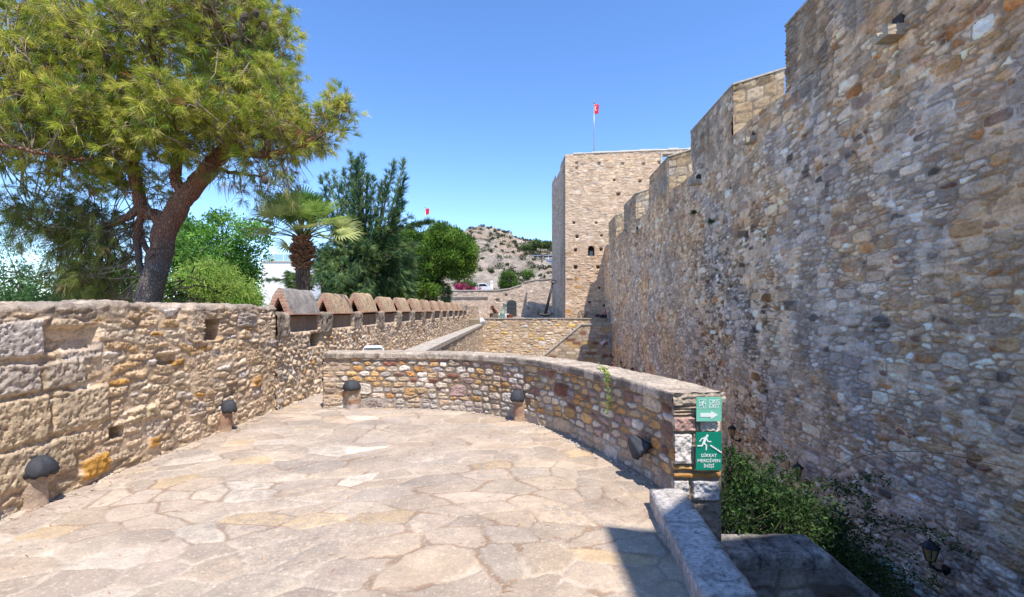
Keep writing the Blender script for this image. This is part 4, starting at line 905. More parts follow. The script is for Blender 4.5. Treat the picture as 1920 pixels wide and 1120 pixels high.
# flagpole
def crescent(c, R_, r_, dx, n=20):
    o = []; a0 = math.acos((dx * dx + R_ * R_ - r_ * r_) / (2 * dx * R_))
    for k in range(n + 1): a = a0 + (2 * math.pi - 2 * a0) * k / n; o.append((c[0] + R_ * math.cos(a), c[1] + R_ * math.sin(a)))
    b0 = math.acos((dx * dx + r_ * r_ - R_ * R_) / (2 * dx * r_)) ; b0 = math.pi - b0
    for k in range(1, n): a = -b0 + (-2 * math.pi + 2 * b0) * k / n; o.append((c[0] + dx + r_ * math.cos(a), c[1] + r_ * math.sin(a)))
    return o
def flag(base, H, fw, fh, lab, r=.035, emblem=True):
    o = empty('flagpole', base); tag(o, lab, 'flag')
    tubeobj('pole', [([(0, 0, 0), (0, 0, H * .5), (0, 0, H)], [r * 1.2, r, r * .7])], M['pole_metal'], o)
    bm = bmesh.new(); bmesh.ops.create_uvsphere(bm, u_segments=10, v_segments=8, radius=r * 2.2, matrix=Matrix.Translation((0, 0, H + r))); bmobj('finial', bm, M['pole_metal'], o)
    us = np.linspace(0, 1, 24); vs = np.linspace(0, 1, 16); U, V_ = np.meshgrid(us, vs, indexing='ij'); u = U.ravel(); v = V_.ravel()
    fx = lambda u, v: np.stack([u * fw * (1 - .1 * v), .12 * fh * np.sin(u * 7 + v * 2) * u, -v * fh - u * fh * .12 * (1 - v) + H * .985 - .04 * fh * np.sin(u * 5)], 1)
    cl = npmesh('cloth', fx(u, v), [gridfaces(24, 16)], M['flag_red'], o); sol = cl.modifiers.new('s', 'SOLIDIFY'); sol.thickness = .01
    if emblem:
        pts = crescent((.45, .42), .26, .21, .09); V2 = []; 
        bm = bmesh.new()
        for sgn in (-1, 1):
            pa = np.array(pts); q = fx(np.clip(pa[:, 0], 0, 1), np.clip(pa[:, 1], 0, 1)); q[:, 1] += sgn * .02
            bm.faces.new([bm.verts.new(tuple(a)) for a in q])
        bmesh.ops.triangulate(bm, faces=bm.faces); bmobj('crescent', bm, M['white_letter'], o)
    return o
fu, _ = tpix(1115, 290); fp = TL + dT * fu - nT * 1.3
flag((fp[0], fp[1], ZT - .4), 4.4, .36, .70, 'tall flagpole on the tower with a red flag showing a white crescent')
p = at(801, 425, 150); flag((p.x - .5, 150, p.z - 6), 11.9, 1.1, 2.0, 'tiny far off flagpole with a red flag above the round green tree', .09, False)

# ============================================================ BACK WALL etc. on upper terrace
bw = empty('terrace_back_wall'); tag(bw, 'sunlit rubble wall behind the cannons, with a dark arched door and a higher right part', 'wall')
YB = 45.0
def bx(x): return (x - 960) * YB / F
def bz(y): return EYE - (y - HY) * YB / F
def btop(X): return np.interp(X, [bx(800), bx(948), bx(978), bx(982), bx(1003), bx(1040)], [bz(547), bz(545), bz(535), bz(530), bz(526), bz(523)])
dx0, dx1 = bx(950.5), bx(968.5)
def pfB(u, v): z = .85 + v * (btop(u) - .85); return np.stack([u, YB + 0 * u, z], 1), np.stack([0 * u, -1 + 0 * u, 0 * u], 1)
def patB(u, v):
    z = .85 + v * (btop(u) - .85); h, c = pattern(u, z, dict(pat_t, cw=.34, ch=.15, relief=.05), 141)
    for (x, y, s) in ((949, 554, .12), (933, 564, .16), (991, 579, .08), (1010, 585, .14)):
        k = sstep((s - np.maximum(np.abs(u - bx(x)), np.abs(z - bz(y)))) / .04); h = h - .3 * k; c = c * (1 - .5 * k[:, None])
    return h, c
skin('masonry_face', pfB, [(ar(bx(800), bx(1040), .06), ar(0, 1, .02))], patB, 0, M['far_stone'], bw)
for (xa, xb, za_, nm) in ((800, 978, None, 'coping'), (982, 1040, None, 'coping')):
    bm = bmesh.new(); A, B = bx(xa), bx(xb)
    for (X0, X1) in zip(np.linspace(A, B, 9)[:-1], np.linspace(A, B, 9)[1:]):
        a0, a1 = float(btop(X0)), float(btop(X1)); v = [bm.verts.new((x, y, z + dz)) for x, z in ((X0, a0), (X1, a1)) for y in (YB - .08, YB + .6) for dz in (0, .1)]
        for f in ((0, 1, 3, 2), (4, 6, 7, 5), (0, 2, 6, 4), (1, 5, 7, 3), (0, 4, 5, 1), (2, 3, 7, 6)): bm.faces.new([v[i] for i in f])
    bmobj(nm, bm, M['concrete'], bw)
bm = bmesh.new(); vv = [(bx(800), .8), (bx(1040), .8), (bx(1040), bz(523)), (bx(985), bz(529)), (bx(976), bz(537)), (bx(945), bz(545)), (bx(800), bz(547))]
for d in ():
    pass
a = [bm.verts.new((x, YB + .1, z - .02)) for x, z in vv]; b = [bm.verts.new((x, YB + .55, z - .02)) for x, z in vv]; bm.faces.new(a); bm.faces.new(b[::-1])
for i in range(len(vv)): bm.faces.new((a[i], a[(i + 1) % len(vv)], b[(i + 1) % len(vv)], b[i]))
bmobj('core', bm, M['masonry'], bw)
# door: arched leaf
dr = empty('arched_door', (0, 0, 0)); dr.parent = bw
dcx = (dx0 + dx1) / 2; dr_ = (dx1 - dx0) / 2; zt_ = bz(563); zs = zt_ - .28
outl = [(dx0, .86), (dx1, .86)] + [(dcx + dr_ * math.cos(t), zs + .28 * math.sin(t)) for t in np.linspace(0, math.pi, 12)]
bm = bmesh.new(); a = [bm.verts.new((x, YB - .10, z)) for x, z in outl]; b = [bm.verts.new((x, YB + .05, z)) for x, z in outl]; bm.faces.new(a); bm.faces.new(b[::-1])
for i in range(len(outl)): bm.faces.new((a[i], a[(i + 1) % len(outl)], b[(i + 1) % len(outl)], b[i]))
bmobj('leaf', bm, M['door_dark'], dr)
bm = bmesh.new()
for (x0, x1, z0, z1) in ((dx0, dx1, zs - .03, zs + .03), (dcx - .02, dcx + .02, .86, 1.75), (dx0, dx1, 1.74, 1.79)): bbox(bm, x0 + .02, x1 - .02, YB - .13, YB - .10, z0, z1)
bmobj('rails', bm, simple('door_rail', (.07, .085, .09), .5), dr)
# ledge wall left
lw = empty('ledge_wall'); tag(lw, 'lower rubble wall with a thick flat coping behind the far end of the left parapet', 'wall')
YL = 42.0; lx = lambda x: (x - 960) * YL / F; lz = lambda y: EYE - (y - HY) * YL / F
skin('masonry_face', lambda u, v: (np.stack([u, YL + 0 * u, v], 1), np.tile(np.array((0, -1., 0)), (len(u), 1))), [(ar(lx(790), lx(914), .06), ar(.8, lz(558), .05))], pat_t, 151, M['far_stone'], lw)
bm = bmesh.new(); bbox(bm, lx(790), lx(915), YL - .12, YL + .55, lz(558), lz(558) + .12, None, .01); bmobj('coping', bm, M['concrete'], lw)
bm = bmesh.new(); bbox(bm, lx(790), lx(914), YL + .08, YL + .5, .8, lz(558) - .005); bmobj('core', bm, M['masonry'], lw)
# return wall at end of left parapet
rw = empty('return_wall'); tag(rw, 'short sunlit rubble wall between the last parapet cap and the cannons', 'wall')
pA = np.array(((868 - 960) * 30.5 / F, 30.5)); pB = np.array(((897 - 960) * 41 / F, 41.0))
dR = pB - pA; LR = np.hypot(*dR); dR /= LR; nR = np.array((dR[1], -dR[0]))
def pfRW(u, v): P = np.zeros((len(u), 3)); P[:, :2] = pA + u[:, None] * dR; P[:, 2] = v; return P, np.tile(np.array((nR[0], nR[1], 0)), (len(u), 1))
skin('masonry_face', pfRW, [(ar(0, LR, .06), ar(.4, 1.85, .04))], pat_far, 161, M['wall_stone'], rw)
bm = bmesh.new(); tq(bm, [pA - nR * .05, pB - nR * .05, pB - nR * .5, pA - nR * .5], .4, 1.84); bmobj('core', bm, M['masonry'], rw)

# cannons, anchor, debris ---------------------------------------
def lathe(prof, n=20, axis='X'):
    V = []; Fq = []
    for (s, r) in prof:
        for a in range(n): t = 2 * math.pi * a / n; V.append((s, r * math.cos(t), r * math.sin(t)))
    for i in range(len(prof) - 1):
        for a in range(n): Fq.append((i * n + a, i * n + (a + 1) % n, (i + 1) * n + (a + 1) % n, (i + 1) * n + a))
    return np.array(V), np.array(Fq)
def place(o, loc, rz=0): o.location = loc; o.rotation_euler = (0, 0, rz)
cprof = [(0, 0), (-.0, .10), (.03, .20), (.12, .27), (.2, .26), (.22, .29), (.27, .29), (.3, .25), (1.0, .22), (1.02, .25), (1.08, .25), (1.1, .21), (1.9, .18), (1.93, .23), (2.02, .25), (2.08, .23), (2.08, .13), (1.4, .12), (1.4, 0)]
cn = empty('cannon', (at(927, 590, 33.5).x, 33.8, .9)); cn.rotation_euler = (0, 0, math.radians(-112)); tag(cn, 'rusty brown cannon barrel propped up at the terrace edge, muzzle towards the courtyard', 'cannon')
V, Fq = lathe(cprof); Rm = np.array(Matrix.Rotation(math.radians(-30), 3, 'Y')); V = V @ Rm.T + np.array((-1.1, 0, .05)); V[:, 2] += .25; npmesh('barrel', V * .62, [Fq], M['rust_iron'], cn)
bm = bmesh.new(); bbox(bm, -.75, .3, -.22, .22, 0, .22, None, .02); bbox(bm, .0, .2, -.3, .3, .1, .42, None, .02); bmobj('cradle', bm, M['wood_grey'], cn)
mt = empty('bronze_mortar', (at(941, 590, 33.5).x, 33.8, .9)); tag(mt, 'green bronze mortar on a pale block beside the dark arched door', 'cannon')
V, Fq = lathe([(0, 0), (0, .2), (.3, .2), (.32, .16), (.7, .13), (1.0, .15), (1.08, .19), (1.08, .1), (.6, .09), (.6, 0)]); Rm = np.array(Matrix.Rotation(math.radians(-76), 3, 'Y')); npmesh('barrel', V @ Rm.T * .85 + np.array((0, 0, .2)), [Fq], M['bronze'], mt)
bm = bmesh.new(); bbox(bm, -.42, .5, .1, .6, 0, .38, None, .03); bmobj('block', bm, M['white_paint'], mt)
bm = bmesh.new(); bbox(bm, -.3, .25, -.25, .1, 0, .28, None, .04); bmobj('carriage', bm, M['bronze'], mt)
rb = empty('rusty_drum', (at(955.5, 590, 33).x, 33.0, .9)); tag(rb, 'short rusty red drum standing in front of the arched door', 'drum')
V, Fq = lathe([(0, 0), (0, .2), (.04, .215), (.3, .2), (.32, .215), (.34, .2), (.34, 0)]); V = V[:, [1, 2, 0]]; npmesh('drum_body', V, [Fq[:, ::-1]], simple('drum_red', (.25, .07, .04), .8, 0, .3, 8), rb)
an = empty('ship_anchor', (at(1020, 590, 33.0).x, 33.0, .9)); tag(an, 'big black iron anchor leaning against the tower, ring at its top', 'anchor')
b0 = at(1022, 591, 33.0) - an.location; t0 = at(1037.5, 530, 33.0) - an.location; t0.y = .35
tubeobj('shank', [([b0, (b0 + t0) / 2, t0], [.11, .09, .07])], M['black_iron'], an, 8)
d = (t0 - b0).normalized(); rc = t0 + d * .02
ring = [rc + Vector((.19 * math.cos(t), .10 * math.sin(t), .11 * math.sin(t))) + Vector((.04, 0, .06)) for t in np.linspace(0, 2 * math.pi, 25)]
tubeobj('ring', [(ring, [.035] * 25)], M['black_iron'], an, 7)
arm = [b0 + Vector((x, -.1 * abs(x), .30 * x * x * 1.2)) for x in np.linspace(-.55, .55, 13)]
tubeobj('arms', [(arm, [.03, .06, .08, .09, .10, .11, .12, .11, .10, .09, .08, .06, .03])], M['black_iron'], an, 7)
for sx in (-1, 1):
    bm = bmesh.new(); e = b0 + Vector((sx * .5, -.06, .10)); bmesh.ops.create_cone(bm, cap_ends=True, segments=3, radius1=.16, radius2=.02, depth=.06, matrix=Matrix.Translation(e) @ Matrix.Rotation(math.radians(60 * sx), 4, 'Y')); bmobj('fluke', bm, M['black_iron'], an)
gc = empty('broken_carriage', (at(1091, 592, 32.4).x, 32.4, .9)); tag(gc, 'heap of weathered timber from a gun carriage leaning at the foot of the tower', 'timber')
rr = random.Random(3)
for k in range(7):
    x = rr.uniform(-.55, .55); tubeobj('beam', [([(x, rr.uniform(-.2, .2), 0), (x * .3 + rr.uniform(-.1, .1), .25, rr.uniform(.35, .75))], [.05, .04])], M['wood_grey'], gc, 5)
wheel = [(.0 + .3 * math.cos(t), -.25, .3 + .3 * math.sin(t)) for t in np.linspace(0, 2 * math.pi, 19)]
tubeobj('wheel', [(wheel, [.035] * 19)] + [([(0, -.25, .3), (.3 * math.cos(t), -.25, .3 + .3 * math.sin(t))], [.02, .02]) for t in np.linspace(0, 5.3, 7)], M['wood_grey'], gc, 5)

# ============================================================ LAMP HOODS
def hood(u_, kind, loc, ang, lab, w=.14, post=True, tilt=None, hgt=.40, cone=False):
    """hood on a half-round stone post; local +Y is the wall, -Y looks out"""
    o = empty('hooded_lamp', loc, ang); tag(o, lab, 'lamp', 'black hooded lamps along the terrace foot')
    if post:
        V = []; n = 14; zs_ = np.linspace(0, hgt - .10, 20)
        for z in zs_:
            for a in range(n + 1):
                t = math.pi * a / n; rj = w * .95 * (1 + .16 * (vn(np.array([a * .6 + u_]), np.array([z * 14.]), 3)[0] - .5)); V.append((rj * math.cos(t), .07 - (rj + .04) * math.sin(t) * 1.05, z))
        V = np.array(V); c = pick([(1, (.40, .29, .2)), (1, (.44, .35, .27)), (1, (.34, .22, .15)), (1, (.42, .37, .33))], hsh(np.floor(V[:, 2] / .085), V[:, 0] * 0 + u_ * 7, 3)) * (.7 + .6 * fbm(V[:, 0] * 20, V[:, 2] * 20, 4, 3))[:, None]
        npmesh('stone_post', V, [gridfaces(20, n + 1)], M['parapet_stone'], o, c)
    V = []; n = 28; mm = 9
    for i in range(mm + 1):
        ph = (math.pi / 2) * i / mm; cf = (1 - i / mm) ** .85 / max(1e-3, math.cos(ph) ** .8) if cone and i < mm else 1
        for a in range(n):
            t = 2 * math.pi * a / n; r_ = cf * w * math.cos(ph) ** .8 * (1 + .09 * math.sin(a * 3.3 + u_) * (1 - i / mm) + .05 * math.sin(a * 1.1 + u_ * 3)); zz = (.165 if cone else .125) * math.sin(ph) ** 1.1 + .012 * math.sin(a * 1.9 + u_ * 2) * math.cos(ph)
            y = -r_ * math.sin(t); 
            if y > .06: y = .06 + (y - .06) * .2
            V.append((r_ * math.cos(t), y, zz))
    base = len(V)
    for a in range(n): V.append((V[a][0] * .93, V[a][1] * .93, V[a][2] - .03))
    q = [(i * n + a, i * n + (a + 1) % n, (i + 1) * n + (a + 1) % n, (i + 1) * n + a) for i in range(mm) for a in range(n)] + [(base + a, base + (a + 1) % n, (a + 1) % n, a) for a in range(n)]
    V.append((0, -.02, -.02)); q3 = [(base + (a + 1) % n, base + a, len(V) - 1) for a in range(n)]
    h_ = npmesh('hood', np.array(V), [np.array(q), np.array(q3)], M['black_cloth'], o)
    h_.location = (0, -.035, hgt - .115)
    if tilt: h_.rotation_euler = tilt
    return o
aL = math.atan2(WN_L[1], WN_L[0]) + math.pi / 2      # local -Y -> WN_L
def lw_pt(Y, off=0): return (LB[0] + WD[0] * Y + WN_L[0] * off, LB[1] + WD[1] * Y + WN_L[1] * off, 0)
hood(1, 0, lw_pt(3.93, .0), aL, 'black domed lamp hood on a brick post at the near end of the left wall', .115)
hood(2, 0, lw_pt(6.35, .03), aL, 'small black lamp hood halfway along the foot of the left wall', .10)
def par_pt(u, off=.02): x, y, dx, dy = [float(a[0]) for a in par_at(np.array([u]))]; return (x + dy * off, y - dx * off, 0), math.atan2(-dx, dy) + math.pi / 2
def u_of(x):
    us = np.linspace(0, PL, 400); X, Y, _, _ = par_at(us); return float(us[np.argmin(np.abs(960 + X / Y * F - x))])
for (x, lab, kw) in ((662, 'black lamp hood on a round stone post at the left end of the curved parapet', dict(w=.13, hgt=.46)), (977, 'black lamp hood on a stone post in the middle of the curved parapet', dict(w=.105, hgt=.44)),
                     (1216, 'black lamp hood slipped askew on the curved parapet just left of the signs', dict(w=.105, post=False, cone=True, tilt=(math.radians(30), math.radians(-38), 0), hgt=.40))):
    (p, a) = par_pt(u_of(x), .03 if x < 1200 else .03); hood(x % 13, 0, p, a, lab, **kw)

# ============================================================ WALL LANTERNS
def lantern(u, z, lab):
    o = empty('wall_lantern', wp(u, -.02, z), math.atan2(WN_R[1], WN_R[0]) + math.pi)   # local -X points off the wall
    tag(o, lab, 'lantern', 'black wall lanterns along the curtain wall')
    D = -.20
    bm = bmesh.new(); bmesh.ops.create_cone(bm, cap_ends=True, segments=14, radius1=.055, radius2=.045, depth=.03, matrix=Matrix.Translation((-.01, 0, -.10)) @ Matrix.Rotation(math.pi / 2, 4, 'Y')); bmobj('wall_plate', bm, M['black_iron'], o)
    tubeobj('arm', [([(0, 0, -.10), (-.05, 0, -.12), (-.12, 0, -.11), (-.17, 0, -.07), (D, 0, -.03), (D, 0, .0)], [.018, .018, .016, .015, .016, .02]), ([(0, 0, -.16), (-.03, 0, -.16), (-.05, 0, -.12)], [.012, .012, .01])], M['black_iron'], o, 6)
    def frus(bm, r0, r1, z0, z1, n=6):
        bmesh.ops.create_cone(bm, cap_ends=True, segments=n, radius1=r0, radius2=r1, depth=z1 - z0, matrix=Matrix.Translation((D, 0, (z0 + z1) / 2)))
    bm = bmesh.new(); frus(bm, .032, .045, -.01, .01); frus(bm, .02, .01, -.05, -.01); frus(bm, .012, .001, -.08, -.05); bmobj('base_cup', bm, M['black_iron'], o); bm = bmesh.new(); frus(bm, .105, .10, .165, .18); frus(bm, .10, .035, .18, .235); frus(bm, .02, .012, .235, .26); frus(bm, .012, .001, .26, .30)
    bmobj('roof', bm, M['black_iron'], o)
    bm = bmesh.new(); frus(bm, .042, .088, .01, .165); bmobj('glass', bm, M['glass_amber'], o)
    bars = []
    for k in range(6):
        t = 2 * math.pi * k / 6; bars.append(([(D + .045 * math.cos(t), .045 * math.sin(t), .005), (D + .092 * math.cos(t), .092 * math.sin(t), .17)], [.006, .006]))
    tubeobj('cage', bars, M['black_iron'], o, 4)
for (u, lab) in ((5.8, 'nearest black wall lantern with amber glass, bottom right corner'), (8.7, 'black wall lantern half hidden among the top leaves of the shrub'), (11.55, 'black wall lantern on the curtain wall just right of the signs'),
                 (23.0, 'third last tiny far lantern on the curtain wall above the curved coping'), (25.9, 'second last tiny far lantern on the curtain wall above the curved coping'), (28.8, 'farthest tiny lantern on the curtain wall, beside the courtyard stair')):
    lantern(u, -1.42, lab)

# small fixtures -------------------------------------------------
fl = empty('floodlight', (-2.46, 8.55, .72)); tag(fl, 'white rectangular floodlight behind the left end of the curved parapet', 'light'); fl.rotation_euler = (math.radians(-25), 0, math.radians(8))
bm = bmesh.new(); bbox(bm, -.16, .16, -.06, .06, .17, .24, None, .02); bmobj('housing', bm, M['white_metal'], fl)
bm = bmesh.new(); bbox(bm, -.13, .13, -.07, -.055, .18, .225, None, .004); bmobj('glass', bm, simple('lamp_glass', (.6, .68, .7), .1), fl)
tubeobj('bracket', [([(-.17, 0, .2), (-.17, .02, 0), (0, .02, -.72), (.17, .02, 0), (.17, 0, .2)], [.012] * 5)], M['white_metal'], fl, 5)
def cam_fix(loc, lab, s=1, rz=0):
    o = empty('spotlight', loc, rz); tag(o, lab, 'light'); V, Fq = lathe([(0, 0), (0, .06), (.05, .09), (.3, .12), (.32, .125), (.32, .1), (.28, 0)], 14); Rm = np.array(Matrix.Rotation(math.radians(35), 3, 'Y')); npmesh('housing', (V @ Rm.T) * s, [Fq], M['white_metal'], o)
    tubeobj('stand', [([(0.1 * s, 0, -.05 * s), (.1 * s, 0, -.35 * s)], [.02, .03])], M['black_iron'], o, 6)
p = at(902, 604, 30.3); cam_fix((p.x, p.y, 1.0), 'white spotlight at the far end of the walkway parapet coping', 1.5, math.radians(-70))
p = at(1134, 640, 29.5); cam_fix((p.x, 29.5, p.z), 'white spotlight on the shaded far wall beside the thin pipe', .9, math.radians(200))
tp = at(1142, 625, 29.2); bt = at(1142, 700, 29.2)
o = tubeobj('drain_pipe', [([tp, bt], [.03, .03])], M['pole_metal'], None, 6); tag(o, 'thin grey pipe running down the corner of the far curtain wall', 'pipe')
# fire-point post
o = empty('marker_post', (at(1149, 690, 24).x, 24, -1.6)); tag(o, 'small red and white marker post against the far curtain wall', 'post')
bm = bmesh.new(); bbox(bm, -.05, .05, -.04, .04, -2, .35, None, .01); bmobj('post', bm, M['white_paint'], o)
bm = bmesh.new(); bbox(bm, -.06, .0, -.05, .03, .1, .5, None, .01); bmobj('band', bm, M['flag_red'], o)

# person -------------------------------------------------------
def person():
    px = at(1133, 590, 31.1).x; o = empty('person', (px, YC + .12, 1.035)); tag(o, 'person in a pink top and dark trousers sitting on the far ledge by the wall', 'person')
    def skinmesh(name, verts, edges, rad, mat, lv=2, root=0):
        me = bpy.data.meshes.new(name); me.from_pydata(verts, edges, []); ob = link(name, me, mat, o)
        m = ob.modifiers.new('s', 'SKIN'); 
        for i, r in enumerate(rad): me.skin_vertices[0].data[i].radius = (r if isinstance(r, tuple) else (r, r))
        me.skin_vertices[0].data[root].use_root = True; m2 = ob.modifiers.new('b', 'SUBSURF'); m2.levels = lv; m2.render_levels = lv
        return ob
    sk = simple('skin', (.45, .25, .17), .6)
    V = [(0, 0, .12), (.02, 0, .28), (.0, 0, .46), (-.02, 0, .55), (-.04, 0, .63), (-.05, 0, .72), (-.05, 0, .80),
         (0, -.17, .50), (-.06, -.21, .32), (-.24, -.15, .22), (-.31, -.14, .20), (0, .17, .50), (-.06, .21, .32), (-.24, .15, .22), (-.31, .14, .20),
         (-.02, -.1, .10), (-.42, -.11, .14), (-.50, -.11, -.0), (-.60, -.11, .03), (-.02, .1, .10), (-.40, .12, .20), (-.60, .12, .06), (-.70, .12, .08)]
    E = [(0, 1), (1, 2), (2, 3), (3, 4), (4, 5), (5, 6), (2, 7), (7, 8), (8, 9), (9, 10), (2, 11), (11, 12), (12, 13), (13, 14), (0, 15), (15, 16), (16, 17), (17, 18), (0, 19), (19, 20), (20, 21), (21, 22)]
    Rd = [(.15, .12), (.15, .11), (.15, .12), .06, .055, (.09, .08), (.07, .065), .055, .045, .035, .028, .055, .045, .035, .028, .09, .06, .045, .035, .09, .06, .045, .035]
    for sy, hb in ((-1, 10), (1, 14)):
        for k in range(5):
            y0 = V[hb][1] + (k - 2) * .018; b = len(V); L = (.05, .075, .08, .075, .06)[k]
            V += [(V[hb][0] - .05, y0, .185), (V[hb][0] - .05 - L, y0 + .003 * (k - 2), .165)]; E += [(hb, b), (b, b + 1)]; Rd += [.011, .009]
    skinmesh('body', V, E, Rd, sk)
    skinmesh('shirt', [(0, 0, .13), (.02, 0, .28), (.0, 0, .47), (-.01, 0, .54), (0, -.18, .50), (-.05, -.22, .36), (0, .18, .50), (-.05, .22, .36)], [(0, 1), (1, 2), (2, 3), (2, 4), (4, 5), (2, 6), (6, 7)], [(.18, .14), (.18, .135), (.175, .14), .07, .075, .068, .075, .068], simple('pink_cloth', (.62, .22, .18), .9, 0, .15, 6))
    skinmesh('trousers', [(0, 0, .10), (-.02, -.1, .10), (-.42, -.11, .14), (-.49, -.11, .03), (-.02, .1, .10), (-.40, .12, .20), (-.57, .12, .09)], [(0, 1), (1, 2), (2, 3), (0, 4), (4, 5), (5, 6)], [(.17, .14), .11, .075, .06, .11, .075, .06], simple('dark_cloth', (.02, .022, .028), .9))
    bm = bmesh.new(); bmesh.ops.create_uvsphere(bm, u_segments=16, v_segments=12, radius=.095, matrix=Matrix.Translation((-.035, 0, .785)))
    bmesh.ops.delete(bm, geom=[v for v in bm.verts if v.co.z < .76 and v.co.x < -.04 or v.co.z < .70], context='VERTS'); bmobj('hair', bm, simple('hair', (.03, .02, .016), .8), o, True)
    bm = bmesh.new(); bbox(bm, -.14, -.12, -.012, .012, .70, .74, None, .004); bmobj('nose', bm, sk, o)
person()

# ============================================================ FOLIAGE
def leaf_mat(name, c0, c1, trans=.35, rough=.55, hue=None):
    m, t, b = newmat(name); at_ = t.nodes.new("ShaderNodeVertexColor"); at_.layer_name = "Col"
    t.links.new(at_.outputs['Color'], b.inputs['Base Color']); b.inputs['Roughness'].default_value = rough; b.inputs['Specular IOR Level'].default_value = .35
    tr_ = t.nodes.new("ShaderNodeBsdfTranslucent"); t.links.new(at_.outputs['Color'], tr_.inputs[0]); mx = t.nodes.new("ShaderNodeMixShader"); mx.inputs[0].default_value = trans
    out = t.nodes["Material Output"]; t.links.new(b.outputs[0], mx.inputs[1]); t.links.new(tr_.outputs[0], mx.inputs[2]); t.links.new(mx.outputs[0], out.inputs[0]); return m
M['leaf'] = leaf_mat('leaf', 0, 0, .4)
M['needle'] = leaf_mat('needle', 0, 0, .3)
def bark(name, c0, c1, sc=10, base=None):
    m, t, b = newmat(name); co = objco(t); mp = node(t, "ShaderNodeMapping"); mp.inputs['Scale'].default_value = (1, 1, .35); t.links.new(co, mp.inputs[0])
    v = t.nodes.new("ShaderNodeTexVoronoi"); v.feature = 'DISTANCE_TO_EDGE'; v.inputs['Scale'].default_value = sc * 1.3; t.links.new(mp.outputs[0], v.inputs['Vector'])
    g = ramp(t, v.outputs[0], [(.0, (.45,) * 3), (.22, (1,) * 3)]); r = ramp(t, noise(t, 2.2, 6, .7, co), [(.35, c0), (.65, c1)]); src = r.outputs[0]
    if base:      # old grey plates low on the trunk, red bark above
        sp = node(t, "ShaderNodeSeparateXYZ"); t.links.new(co, sp.inputs[0]); ad = node(t, "ShaderNodeMath", operation='MULTIPLY_ADD'); t.links.new(noise(t, 1.6, 5, .7, co), ad.inputs[0]); ad.inputs[1].default_value = 1.6; t.links.new(sp.outputs[2], ad.inputs[2])
        mr = node(t, "ShaderNodeMapRange"); mr.inputs['From Min'].default_value = 6.8; mr.inputs['From Max'].default_value = 7.7; t.links.new(ad.outputs[0], mr.inputs[0]); src = mixc(t, base, src, mr.outputs[0])
    c = mixc(t, src, g.outputs[0], 1.0, 'MULTIPLY')
    t.links.new(c, b.inputs['Base Color']); b.inputs['Roughness'].default_value = .95; bump(t, b, g.outputs[0], 1, .03); return m
M['bark_pine'] = bark('bark_pine', (.42, .16, .085), (.34, .19, .125), 26, (.22, .185, .165)); M['bark'] = bark('bark', (.12, .085, .06), (.2, .15, .11)); M['twig'] = simple('twig', (.30, .23, .17), .9, 0, .3, 5)
M['twig_dark'] = simple('twig_dark', (.07, .05, .035), .9)
def unit(a): return a / (np.linalg.norm(a, axis=1, keepdims=True) + 1e-9)
def needles(name, B, D, n, L, W, spread, droop, pal, parent, mat=None, seed=1):
    r = np.random.default_rng(seed); B = np.asarray(B, float); D = unit(np.asarray(D, float)); N = len(B)
    b = np.repeat(B, n, 0) + r.normal(0, .012, (N * n, 3)); d = unit(np.repeat(D, n, 0) + r.normal(0, spread, (N * n, 3)))
    ln = L * r.uniform(.6, 1.15, (N * n, 1)); tip = b + d * ln; tip[:, 2] -= droop * ln[:, 0] * r.uniform(.4, 1.2, N * n)
    mid = b + d * ln * .55; mid[:, 2] -= droop * .2 * ln[:, 0]
    wv = unit(np.cross(d, r.normal(0, 1, (N * n, 3)))) * W * .5
    V = np.stack([b - wv * .7, b + wv * .7, mid + wv, tip, mid - wv], 1).reshape(-1, 3)
    k = np.arange(N * n)[:, None] * 5; f = np.concatenate([k + np.array([[0, 1, 2, 4]])], 0); f3 = k + np.array([[4, 2, 3]])
    pc = pick(pal, r.random(N)); c = np.repeat(pc * r.uniform(.7, 1.3, (N, 1)), n, 0) * r.uniform(.75, 1.25, (N * n, 1))
    return npmesh(name, V, [f, f3], mat or M['needle'], parent, np.clip(np.repeat(c, 5, 0), 0, 1), False)
def leaves(name, Cn, n, rad, size, pal, parent, seed=1, asp=.5, flat=0, upb=0):
    r = np.random.default_rng(seed); Cn = np.asarray(Cn, float); N = len(Cn); rd = rad if np.ndim(rad) else np.full(N, rad)
    g = r.normal(0, 1, (N * n, 3)); g = unit(g) * (r.random((N * n, 1)) ** .45) * np.repeat(rd, n)[:, None]; g[:, 2] *= (1 - flat)
    p = np.repeat(Cn, n, 0) + g; d = unit(g * .7 / (rd.mean() + 1e-9) + r.normal(0, .7, (N * n, 3)) + np.array((0, 0, upb)))
    s = size * r.uniform(.6, 1.3, (N * n, 1)); wv = unit(np.cross(d, r.normal(0, 1, (N * n, 3)))) * s * asp * .5
    nn = unit(np.cross(d, wv)); V = np.stack([p, p + d * s * .45 + wv + nn * s * .08, p + d * s, p + d * s * .45 - wv + nn * s * .08], 1).reshape(-1, 3)
    k = np.arange(N * n)[:, None] * 4; f = np.concatenate([k + np.array([[0, 1, 2]]), k + np.array([[0, 2, 3]])], 0)
    pc = pick(pal, r.random(N)); c = np.repeat(pc * r.uniform(.75, 1.25, (N, 1)), n, 0) * r.uniform(.7, 1.3, (N * n, 1))
    return npmesh(name, V, [f], M['leaf'], parent, np.clip(np.repeat(c, 4, 0), 0, 1), False)
def ell(r, n, cx, cy, Y, rx, ry, rd, shell=.5):
    """points in an ellipsoid given by photo bearing and distance"""
    c = at(cx, cy, Y); g = unit(r.normal(0, 1, (n, 3))) * (shell + (1 - shell) * r.random((n, 1)) ** .6)
    return np.array(c) + g * np.array((rx * Y / F, rd, ry * Y / F)), g

